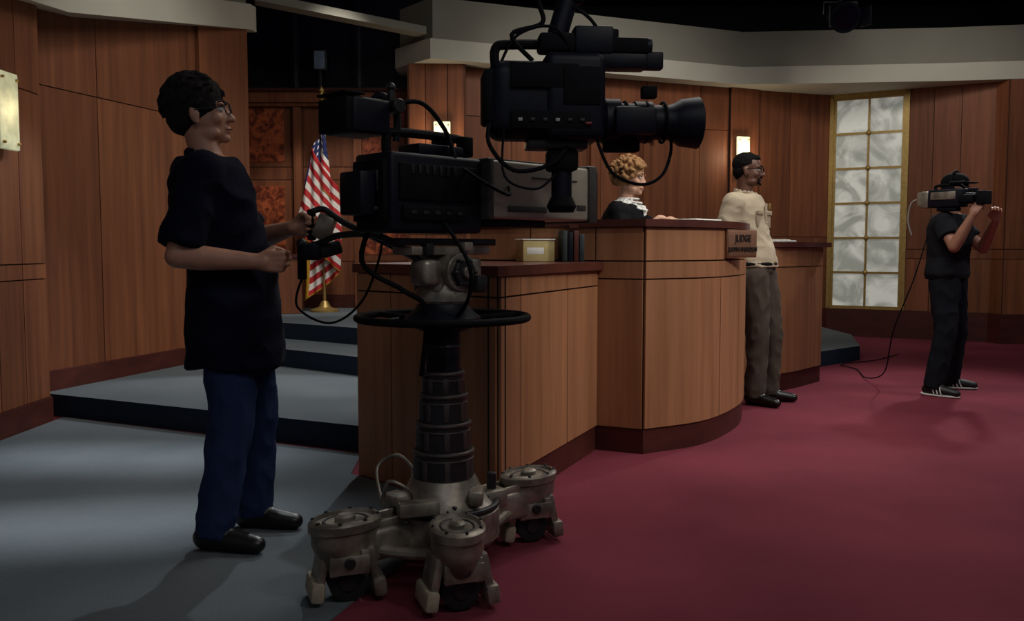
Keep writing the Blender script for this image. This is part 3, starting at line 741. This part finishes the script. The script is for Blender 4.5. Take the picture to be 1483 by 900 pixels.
def catm(P,t):
    P=[V(p) for p in P]; n=len(P)-1; x=min(max(t,0),.9999)*n; i=int(x); t=x-i
    a=P[max(i-1,0)];b_=P[i];c=P[i+1];d=P[min(i+2,n)]
    return .5*((2*b_)+(-a+c)*t+(2*a-5*b_+4*c-d)*t*t+(-a+3*b_-3*c+d)*t**3)
TOR=[(0,.150,.105),(.12,.172,.118),(.25,.165,.115),(.4,.152,.112),(.55,.162,.120),(.7,.178,.128),(.82,.182,.122),(.9,.165,.10),(.96,.12,.08),(1.0,.07,.062)]
def torso(o,J,inf=0,t0=0,t1=1,k=1.0,belly=0,hang=None,flare=0):
    sh,ss=V(J['side_h']).normalized(),V(J['side_s']).normalized(); R=[];n=28
    for i,(t,rs,rf) in enumerate(TOR):
        if t<t0 or t>t1: continue
        c=catm(J['spine'],t); s=(sh*(1-t)+ss*t).normalized(); f=V((s.y,-s.x,0)).normalized()
        fl=flare*max(0,1-t/.45)
        rs=rs*k+inf+fl; rfb=rf*k+inf+fl*.8; rff=rfb+belly*math.exp(-((t-.35)/.25)**2)
        r=[]
        for q in range(n):
            a=2*math.pi*q/n; ca,sa=math.cos(a),math.sin(a)
            ca2=math.copysign(abs(ca)**.88,ca); sa2=math.copysign(abs(sa)**.88,sa)
            r.append(c+s*ca2*rs+f*sa2*(rff if sa>0 else rfb))
        R.append(r)
    if hang:
        c,rs,rf=hang; s=sh;f=V((s.y,-s.x,0)).normalized(); c=V(c)
        R.insert(0,[c+s*math.cos(2*math.pi*q/n)*rs+f*math.sin(2*math.pi*q/n)*rf for q in range(n)])
    o.rings(R)

def human(name,loc,yaw,J,st):
    root=empty(name,loc,yaw); k=st.get('k',1.0)
    Mh,c=head_frame(J['head'],J['face'],J.get('up',(0,0,1)))
    hk=st.get('hk',1.0)
    o=OB(); torso(o,J,k=k)
    nb=V(J['spine'][-1]); o.limb([nb-V((0,0,.06)),nb,c-Mh@V((.02,0,.05))],[.075*k,.056*k,.055*k])
    build_head(o,c,Mh,hk,st.get('nose',1),st.get('jaw',1))
    for s in 'RL':
        S_,E_,W_=V(J['sh'+s]),V(J['el'+s]),V(J['wr'+s])
        ch=V(J['spine'][-1])-V((0,0,.10))
        o.limb([ch,S_],[.07*k,.062*k])
        o.limb([S_,S_*.6+E_*.4,E_],[.056*k,.05*k,.040*k]); o.limb([E_,E_*.7+W_*.3,W_],[.041*k,.043*k,.027*k])
        h=J['hand'+s]; o.limb([W_,W_+V(h[0]).normalized()*.02],[.027*k,.026*k],asp=1)
        build_hand(o,W_,h[0],h[1],h[2],h[3],sc=st.get('hs',1.0),close=h[4])
        H_,K_,A_=V(J['hip'+s]),V(J['kn'+s]),V(J['an'+s])
        o.limb([H_,H_*.5+K_*.5,K_],[.092*k,.078*k,.056*k]); o.limb([K_,K_*.68+A_*.32,A_],[.056*k,.058*k,.034*k])
        t=V(J['toe'+s]); dd=(t-A_); dd.z=0; dd.normalize()
        o.limb([A_-V((0,0,.03)),A_-V((0,0,.05))+dd*.10],[.03,.022])
    o.finish('body',root,st['skin'],voxel=.006,smooth=3)
    o=OB(); inf=st.get('sinf',.018)
    torso(o,J,inf=inf,t0=st.get('hem',0),t1=.96,k=k,belly=st.get('belly',0),hang=st.get('hang'),flare=st.get('flare',0))
    ch=V(J['spine'][-1])-V((0,0,.10))
    for s in 'RL':
        S_,E_,W_=V(J['sh'+s]),V(J['el'+s]),V(J['wr'+s]); q=st.get('sleeve',.85)
        o.limb([ch,S_],[.075*k+inf*.7,.066*k+inf*.7])
        if q<=1:
            e=S_+(E_-S_)*q; o.limb([S_,S_*.5+e*.5,e],[.062*k+inf*.6,.060*k+inf*.6,.053*k+inf*st.get('cuff',.9)],flat1=True)
        else:
            e=E_+(W_-E_)*(q-1); cw=st.get('cuffw',.04)
            o.limb([S_,S_*.5+E_*.5,E_,e],[.062*k+inf*.6,.058*k+inf*.6,.052*k+inf*.7,cw],flat1=True)
    o.finish(st.get('top_name','shirt'),root,st['shirt'],voxel=.008,smooth=4,wr=st.get('wr',.004),wsc=st.get('wsc',(10,10,6)))
    o=OB()
    ti=st.get('tinf',.014)
    torso(o,J,inf=ti-.004,t0=0,t1=.26,k=k)
    for s in 'RL':
        H_,K_,A_=V(J['hip'+s]),V(J['kn'+s]),V(J['an'+s])
        o.limb([H_,H_*.5+K_*.5,K_,K_*.6+A_*.4,A_-V((0,0,.03))],[.098*k+ti,.082*k+ti,.062*k+ti*1.2,.058*k+ti*1.2,.052*k+ti*1.2],flat1=True)
    o.finish('trousers',root,st['pants'],voxel=.008,smooth=4,wr=.006,wsc=(12,12,8))
    for s in 'RL':
        A_,t=V(J['an'+s]),V(J['toe'+s]); d=(t-A_); d.z=0; d.normalize(); w=V((-d.y,d.x,0)); Mx=Matrix((d,w,V((0,0,1)))).transposed()
        fz=A_.z-.085
        o=OB(); o.ell(V((A_.x,A_.y,fz+.045))-d*.03,(.058,.043,.048),Mx); o.limb([V((A_.x,A_.y,fz+.042))-d*.02,V((A_.x,A_.y,fz+.044))+d*.08,V((A_.x,A_.y,fz+.034))+d*.175],[.043,.047,.036],n=14,asp=.9)
        o.limb([A_+V((0,0,.01)),V((A_.x,A_.y,fz+.055))+d*.05],[.05,.044]); 
        ob=o.finish('shoe_'+s,root,st['shoe'],voxel=.006,smooth=3)
        for v in ob.data.vertices:
            if v.co.z<fz+.004: v.co.z=fz+.004
        if st.get('stripes'):
            b=MB()
            for q in range(3):
                for sg in (-1,1):
                    p=V((A_.x,A_.y,fz))+d*(.03+q*.028)+w*sg*.049
                    b.tube([p+V((0,0,.02)),p+V((0,0,.05))-d*.012-w*sg*.006,p+V((0,0,.075))-d*.02-w*sg*.018],.005,M_paper)
            b.tube([V((A_.x,A_.y,fz+.01))+d*(.205*math.cos(a)*(1 if math.cos(a)>0 else .42))+w*.048*math.sin(a) for a in [i*math.pi/8 for i in range(17)]],.008,M_paper,sub=2)
            b.finish('shoe_stripes_'+s,parent=root)
    return root,Mh,c

def skinmat(n,c): return plain(n,c,.5,noise_amt=.08,nscale=25)
def cloth(n,c,b=.15,sc=60): return plain(n,c,.9,noise_amt=.08,nscale=sc,bump=b,spec=.12)
def hair_cap(root,c,Mh,k,mat,grow=.016,low=-.03,curly=0,front=.045,name='hair',voxel=.006):
    o=OB()
    def P(x,y,z): return c+Mh@V((x*k,y*k,z*k))
    g=grow
    if curly:
        rnd=random.Random(7)
        o.ell(P(-.022,0,.045),((.088+g*.5)*k,(.073+g*.5)*k,(.078+g*.5)*k),Mh)
        for i in range(300):
            th=rnd.uniform(0,2*math.pi); ph=math.acos(rnd.uniform(-.7,1))
            x=math.sin(ph)*math.cos(th);y=math.sin(ph)*math.sin(th);z=math.cos(ph)
            px=-.025+x*(.094+g);py=y*(.076+g);pz=.032+z*(.085+g)
            if px>.045 and pz<front+.02: continue
            if px>.02 and abs(py)<.075 and pz<.02: continue
            r=rnd.uniform(.010,.017)*k; o.ell(P(px,py,pz),(r,r*.9,r),Mh,10,7)
    else:
        o.ell(P(-.022,0,.045),((.094+g*.6)*k,(.076+g*.6)*k,(.082+g)*k),Mh)
        o.ell(P(-.055,0,-.005),((.055+g*.5)*k,(.066+g*.4)*k,(.065)*k),Mh)
        o.ell(P(.03,0,.085),(.05*k,.055*k,(.022+g*.6)*k),Mh)
        if g>.012:
            # short combed-back locks lying along the skull
            rnd=random.Random(3)
            for i in range(150):
                th=rnd.uniform(-math.pi,math.pi); ph=rnd.uniform(.05,1.75)
                x=math.sin(ph)*math.cos(th);y=math.sin(ph)*math.sin(th);z=math.cos(ph)
                px=-.022+x*(.094+g*.55);py=y*(.076+g*.55);pz=.045+z*(.08+g*.9)
                if px>.04 and pz<.075: continue
                if px>.015 and pz<.03: continue
                a=P(px,py,pz); t=V((-.8,y*.3,-.35-.3*(1-z))); t=(t-V((x,y,z))*t.dot(V((x,y,z)))).normalized()
                e=a+Mh@(t*.032*k+V((x,y,z))*.006*k)
                o.limb([a,(a+e)/2+Mh@(V((x,y,z))*.003),e],[.0075*k,.0065*k,.003*k],n=8)
    ob=o.finish(name,root,mat,voxel=voxel,smooth=1 if (curly or grow>.012) else 2,fine=.003*k,fsc=45)
    return ob

# ---------------------------------------------------------------- operator (left)
Jop=dict(spine=[(.0,0,.92),(-.01,0,1.08),(-.06,0,1.28),(-.09,0,1.50)],side_h=(-.25,.97,0),side_s=(-.36,.93,0),
 head=(-.11,.01,1.655),face=(.95,.12,.16),
 shR=(-.045,-.18,1.41),elR=(-.11,-.275,1.115),wrR=(.165,-.225,1.095),
 shL=(-.165,.165,1.41),elL=(.02,.275,1.18),wrL=(.215,.09,1.225),
 handR=((1,.03,0),(0,1,0),(0,0,1),(62,70,45),.9),handL=((1,-.15,.05),(0,-1,0),(0,0,1),(62,70,45),.9),
 hipR=(.02,-.095,.90),knR=(.02,-.115,.49),anR=(-.05,-.13,.085),toeR=(.12,-.17,.04),
 hipL=(-.01,.095,.90),knL=(.05,.12,.49),anL=(.02,.15,.085),toeL=(.2,.12,.04))
sk1=skinmat('skin_tan',(178,128,104)); hair1=cloth('hair_dark_grey',(36,31,31),.3,140)
st1=dict(skin=sk1,shirt=cloth('navy_shirt',(12,15,32)),pants=cloth('jeans_denim',(38,50,84),.25,120),shoe=plain('shoe_black',(14,13,13),.4),
 k=1.06,belly=.02,hang=((.005,0,.69),.222,.19),hem=.1,flare=.026,sinf=.024,sleeve=.88,wr=.008,wsc=(7,7,9),hk=1.08,nose=1.1)
r1,Mh1,c1=human('camera_operator',(-1.08,3.47,0.007),0,Jop,st1)
face_parts(r1,c1,Mh1,1.08,(40,30,24),hair1,skinmat('lip1',(120,66,58)))
hair_cap(r1,c1,Mh1,1.08,hair1,grow=.022,voxel=.005)
glasses(r1,c1,Mh1,1.08,M_metald)
o=OB()
for q in range(14):
    a=2*math.pi*q/14; nb=V(Jop['spine'][-1]); o.ell(nb+V((.075*math.cos(a)+.01,.075*math.sin(a),-.015+.018*-math.cos(a))),(.018,.018,.026))
o.finish('shirt_collar',r1,st1['shirt'],voxel=.007,smooth=3)

# ---------------------------------------------------------------- bailiff
Jb=dict(spine=[(-.07,0,.97),(-.11,0,1.12),(-.165,-.01,1.34),(-.165,-.01,1.565)],side_h=(0,1,0),side_s=(0,1,0),
 head=(-.135,-.01,1.725),face=(.98,.22,-.03),
 shR=(-.17,-.205,1.475),elR=(-.25,-.27,1.17),wrR=(-.23,-.22,.95),
 shL=(-.17,.205,1.475),elL=(-.24,.295,1.18),wrL=(-.13,.255,.955),
 handR=((.1,.1,-.96),(.2,1,0),(1,0,.1),(25,30,20),.3),handL=((.3,-.05,-.95),(.2,-1,0),(1,0,.3),(25,30,20),.3),
 hipR=(-.06,-.095,.94),knR=(-.01,-.10,.51),anR=(-.02,-.11,.085),toeR=(.17,-.15,.04),
 hipL=(-.06,.095,.94),knL=(.02,.11,.51),anL=(.0,.13,.085),toeL=(.19,.18,.04))
sk2=skinmat('skin_brown',(98,64,50)); hair2=cloth('hair_black',(18,16,16),.5)
tan=cloth('tan_uniform_shirt',(180,166,144),.05,140); tan2=cloth('tan_pocket',(162,148,126),.05,140)
st2=dict(skin=sk2,shirt=tan,pants=cloth('grey_brown_uniform_trousers',(76,67,60),.1,120),shoe=plain('shoe_black_polish',(14,13,13),.25),
 k=1.08,belly=.035,hem=.10,sinf=.016,sleeve=.75,cuff=.9,wr=.005,wsc=(8,8,12),hk=1.05,nose=1.15,jaw=1.06,hs=1.05)
r2,Mh2,c2=human('bailiff',(1.865,6.62,0),math.radians(-35),Jb,st2)
face_parts(r2,c2,Mh2,1.05,(24,16,12),hair2,skinmat('lip2',(84,44,38)))
hair_cap(r2,c2,Mh2,1.05,hair2,grow=.004)
glasses(r2,c2,Mh2,1.05,M_cam2)
o=OB(); P=lambda x,y,z:c2+Mh2@V((x*1.05,y*1.05,z*1.05))
o.limb([P(.080,-.03,-.06),P(.092,0,-.051),P(.080,.03,-.06)],[.006,.008,.006],n=10)
o.limb([P(.075,-.032,-.062),P(.076,-.026,-.088),P(.084,0,-.098),P(.076,.026,-.088),P(.075,.032,-.062)],[.006,.009,.011,.009,.006],n=10)
o.finish('goatee',r2,hair2,voxel=.004,smooth=2)
b=MB()
for s in (-1,1):
    x=-.165+.150; y=s*.085
    b.box((x-.006,y,1.36),(.02,.105,.12),tan2,bevel=.006); b.box((x+.002,y,1.41),(.022,.11,.035),tan2,bevel=.006); b.sphere((x+.014,y,1.402),.005,M_brass,10,6)
    b.box((-.17,s*.16,1.545),(.07,.11,.012),tan2,rot=(s*-.35,0,0),bevel=.004)
b.box((-.002,0,1.30),(.012,.032,.36),tan2,bevel=.004)
for z in (1.18,1.26,1.34,1.42): b.sphere((.006,0,z),.005,M_paper,10,6)
b.box((-.002,.085,1.46),(.01,.04,.045),M_brass,bevel=.008)
b.finish('pockets_and_badge',parent=r2)
b=MB(); b.tube([(-.09+.155*math.cos(a),.195*math.sin(a),1.035) for a in [i*math.pi/10 for i in range(21)]],.016,M_cam2,sub=2); b.box((.068,0,1.035),(.015,.05,.04),M_brass,bevel=.004); b.finish('duty_belt',parent=r2)
o=OB()
for q in range(14):
    a=2*math.pi*q/14; nb=V(Jb['spine'][-1]); o.ell(nb+V((.075*math.cos(a)+.01,.078*math.sin(a),-.005-.018*math.cos(a))),(.016,.016,.024))
o.finish('shirt_collar',r2,tan2,voxel=.007,smooth=3)

# ---------------------------------------------------------------- handheld camera operator (right)
Jh=dict(spine=[(-.01,0,.91),(-.01,0,1.05),(.0,0,1.22),(.0,0,1.43)],side_h=(0,1,0),side_s=(.05,1,0),
 head=(.03,.02,1.61),face=(1,-.1,-.05),
 shR=(.0,-.18,1.35),elR=(.12,-.32,1.16),wrR=(.24,-.31,1.40),
 shL=(-.01,.18,1.35),elL=(.20,.18,1.15),wrL=(.35,-.10,1.37),
 handR=((.35,.15,.87),(.2,1,0),(-1,.1,.4),(55,60,35),.6),handL=((.1,-.5,.85),(.3,-1,.2),(-.9,0,.2),(40,45,30),.6),
 hipR=(.0,-.09,.88),knR=(.04,-.17,.48),anR=(-.02,-.24,.085),toeR=(.17,-.27,.04),
 hipL=(.0,.09,.88),knL=(.03,.17,.48),anL=(-.03,.24,.085),toeL=(.14,.30,.04))
blk=cloth('black_tshirt',(30,31,36)); sk3=skinmat('skin_medium',(160,112,90))
st3=dict(skin=sk3,shirt=blk,pants=cloth('dark_jeans',(24,26,34)),shoe=plain('sneaker_black',(18,18,20),.5),k=1.05,hem=.0,flare=.015,sinf=.026,sleeve=.62,wr=.005,hk=1.0,stripes=True,tinf=.014)
r3,Mh3,c3=human('handheld_camera_operator',(3.47,7.14,0),math.radians(-41),Jh,st3)
face_parts(r3,c3,Mh3,1.0,(30,22,18),hair2,skinmat('lip3',(110,64,56)))
hair_cap(r3,c3,Mh3,1.0,hair2,grow=.006)
o=OB(); k=1.0; P=lambda x,y,z:c3+Mh3@V((x*k,y*k,z*k))
o.ell(P(-.012,0,.062),(.106,.087,.075),Mh3); o.finish('cap_crown',r3,cloth('cap_black',(12,12,14)),voxel=.006,smooth=2)
o=OB(); o.ell(P(.10,0,.058),(.065,.068,.008),Mh3); o.finish('cap_brim',r3,cloth('cap_black2',(12,12,14)),voxel=.005,smooth=1)
b=MB()
for s in (-1,1):
    p=P(-.005,s*.086,-.01); b.cyl(p,p+Mh3@V((0,s*.03,0)),.038,M_cam2)
b.tube([P(-.01,.10*math.sin(a),.02+.13*math.cos(a)) for a in [math.radians(x) for x in range(-90,91,15)]],.008,M_cam2,sub=2)
b.finish('headphones',parent=r3)
b=MB()
sc_=empty('shoulder_camera',(0,0,0)); sc_.parent=r3; sc_.location=(.06,-.205,1.535); sc_.rotation_euler=(0,0,math.radians(-15))
b.box((-.03,0,0),(.28,.10,.14),M_cam,bevel=.014,seg=3); b.box((-.20,0,-.005),(.07,.09,.13),M_metal,bevel=.012); b.box((-.245,0,0),(.035,.085,.11),M_metal,bevel=.008)
b.tube([(-.13,0,.07),(-.12,0,.10),(.05,0,.10),(.1,0,.07)],.011,M_cam2); b.box((-.04,-.052,.02),(.2,.008,.06),M_metal,bevel=.003)
b.lathe((.10,0,-.005),(.28,0,-.005),[(0,.035),(.01,.043),(.07,.043),(.075,.038),(.11,.04),(.115,.05),(.15,.056)],M_cam); b.cyl((.245,0,-.005),(.252,0,-.005),.045,M_lens)
b.box((.25,0,-.005),(.06,.12,.10),M_cam2,bevel=.006); b.box((.15,-.055,-.01),(.12,.045,.06),M_cam2,bevel=.01)
b.box((.10,.07,.05),(.12,.05,.05),M_cam2,bevel=.008); b.box((.03,.075,.05),(.05,.06,.06),M_cam2,bevel=.01)
b.box((-.02,0,-.085),(.16,.08,.03),M_cam2,bevel=.01); b.cyl((.0,-.03,.115),(.12,-.03,.115),.012,M_cam2)
b.tube([(-.24,0,.0),(-.31,-.03,-.02),(-.34,-.03,-.16),(-.31,-.02,-.28)],.006,M_lbl)
b.finish('camcorder',parent=sc_)
b=MB(); b.tube([(3.24,7.02,1.25),(3.12,6.98,.9),(3.02,7.08,.5),(3.05,7.3,.14),(3.1,7.8,.02),(3.25,8.4,.012),(3.25,8.8,.012),(3.70,9.1,.012),(4.15,9.6,.012)],.005,M_cam2); b.finish('camera_cable')

# ---------------------------------------------------------------- judge
Jj=dict(spine=[(0,0,.90),(.0,0,1.05),(.01,0,1.22),(.03,0,1.465)],side_h=(0,1,0),side_s=(0,1,0),
 head=(.065,0,1.63),face=(1,-.05,-.08),
 shR=(.02,-.165,1.385),elR=(.10,-.25,1.15),wrR=(.30,-.14,1.345),
 shL=(.02,.165,1.385),elL=(.10,.25,1.15),wrL=(.30,.12,1.345),
 handR=((1,.3,-.06),(0,0,-1),(0,1,0),(10,20,15),.1),handL=((1,-.3,-.06),(0,0,-1),(0,-1,0),(10,20,15),.1),
 hipR=(.02,-.09,.90),knR=(.36,-.10,.93),anR=(.34,-.10,.54),toeR=(.5,-.11,.50),
 hipL=(.02,.09,.90),knL=(.36,.10,.93),anL=(.34,.10,.54),toeL=(.5,.11,.50))
sk4=skinmat('skin_fair',(206,158,132)); robe=plain('black_robe',(8,8,11),.75,spec=.12)
st4=dict(skin=sk4,shirt=robe,pants=robe,shoe=robe,k=.97,sinf=.03,sleeve=1.85,cuffw=.075,wr=.006,hk=1.0,nose=.9,jaw=.95,hs=.9,top_name='robe')
r4,Mh4,c4=human('judge',(.755,6.2,0),math.radians(-24),Jj,st4)
hair4=cloth('hair_auburn_blonde',(154,116,80),.4)
face_parts(r4,c4,Mh4,1.0,(60,44,30),cloth('brow_brown',(110,76,48)),skinmat('lip4',(170,70,66)))
hair_cap(r4,c4,Mh4,1.0,hair4,grow=.032,curly=1,front=.05,voxel=.0055)
o=OB()
nb=V(Jj['spine'][-1])
for q in range(44):
    a=2*math.pi*q/44; w=.008*(q%2)
    for dz,ex,r in ((.022,-.008,.010),(.006,.012,.011),(-.008,.034,.012),(-.02,.052,.010)):
        fz=-.03*max(0,math.cos(a))*(ex+.01)/.05
        o.ell(nb+V(((.068+ex+w)*math.cos(a)+.015,(.068+ex+w)*math.sin(a),dz+fz)),(r,r,r*.9),None,8,6)
for q in range(5):
    o.ell(nb+V((.125+.003*q,0,-.05-.022*q)),(.016,.034-.003*q,.018),None,12,8)
o.finish('lace_collar',r4,M_paper,voxel=.005,smooth=1)
b=MB(); ch=plain('chair_leather',(30,20,18),.4)
b.box((0,0,.78),(.46,.46,.07),ch,bevel=.03,seg=4); b.box((-.28,0,1.08),(.05,.40,.46),ch,rot=(0,-.12,0),bevel=.02,seg=4)
b.cyl((0,0,.5),(0,0,.75),.03,M_metald)
for q in range(5):
    a=q*2*math.pi/5; b.tube([(0,0,.53),(.24*math.cos(a),.24*math.sin(a),.49)],.018,M_metald,sub=1); b.sphere((.24*math.cos(a),.24*math.sin(a),.475),.024,M_cam2,10,8)
for s in (-1,1): b.tube([(.1,s*.29,.80),(.1,s*.31,.98),(-.15,s*.31,.98),(-.27,s*.2,.95)],.016,ch)
b.finish('office_chair',loc=(.735,6.21,0),yaw=math.radians(-24))

# ================================================================= LIGHTS
def area(name,loc,tgt,e,size=1.0,col=(1,.95,.88),spread=None,sy=None):
    l=bpy.data.lights.new(name,'AREA'); l.energy=e; l.size=size; l.color=col
    if sy: l.shape='RECTANGLE'; l.size_y=sy
    if spread: l.spread=math.radians(spread)
    o=bpy.data.objects.new(name,l); SC.collection.objects.link(o); o.location=loc
    o.rotation_euler=(V(tgt)-V(loc)).to_track_quat('-Z','Y').to_euler()
def spot(name,loc,tgt,e,ang=50,blend=.4,col=(1,.95,.88),r=.1):
    l=bpy.data.lights.new(name,'SPOT'); l.energy=e; l.spot_size=math.radians(ang); l.spot_blend=blend; l.color=col; l.shadow_soft_size=r
    o=bpy.data.objects.new(name,l); SC.collection.objects.link(o); o.location=loc
    o.rotation_euler=(V(tgt)-V(loc)).to_track_quat('-Z','Y').to_euler()
spot('key_bench',(4.6,3.2,4.2),(1.0,5.8,.9),350,42,.6,r=.25)
spot('key_judge',(4.2,4.4,4.25),(.9,6.2,1.6),135,22,.7,r=.15)
spot('key_bailiff',(4.2,4.2,4.25),(1.75,6.6,1.4),70,16,.7,r=.15)
spot('key_wing',(2.5,2.2,4.2),(.3,4.9,.8),125,34,.7,r=.2)
spot('front_accent',(2.3,.8,4.2),(-.05,3.3,.8),85,32,.7,r=.25)
spot('carpet_back',(5.2,9.6,4.2),(2.9,6.4,0),430,56,.9,r=.12,col=(1,.96,.95))
spot('carpet_right',(6.5,6.0,4.25),(3.4,5.9,0),190,58,.9,r=.15,col=(1,.96,.95))
spot('blue_floor',(-.6,8.2,4.25),(-2.1,4.9,0),330,46,.25,r=.05,col=(.92,.97,1))
spot('left_wall_wash',(-.9,6.0,4.2),(-3.0,7.2,1.6),105,72,.9,r=.3)
spot('stairs',(-.2,8.0,4.2),(-1.8,8.0,.3),85,70,.8,r=.2,col=(.9,.95,1))
spot('back_wall_wash',(1.6,8.0,4.2),(1.0,10.8,2.1),140,90,.9,r=.3)
spot('right_wall_wash',(4.4,8.4,4.2),(5.2,11.3,2.1),120,85,.9,r=.3)
spot('flag_light',(-1.4,8.4,4.2),(-2.1,10.0,1.6),210,45,.6,r=.1)
area('soft_overhead',(1.5,5.5,4.25),(1.5,6.5,0),95,3)
area('front_fill',(.6,.3,4.2),(-.2,4.0,.8),22,2.2,col=(.92,.95,1))
area('floor_strip',(-2.2,5.6,4.2),(-2.2,4.85,0),2.2,1.7,(.9,.96,1),14,.05)
area('floor_strip_near',(-1.9,4.4,4.2),(-1.75,3.65,0),1.8,1.5,(.9,.96,1),14,.05)
W=bpy.data.worlds.new('World'); SC.world=W; W.use_nodes=True
W.node_tree.nodes['Background'].inputs[0].default_value=(.84,.88,1,1); W.node_tree.nodes['Background'].inputs[1].default_value=.08

# ================================================================= CAMERA
cd=bpy.data.cameras.new('cam'); cd.sensor_width=36; cd.lens=1300/1483*36; cd.clip_start=.05
co=bpy.data.objects.new('camera',cd); SC.collection.objects.link(co); co.location=(0,0,1.15); co.rotation_euler=(math.radians(90-3.96),0,0)
SC.camera=co
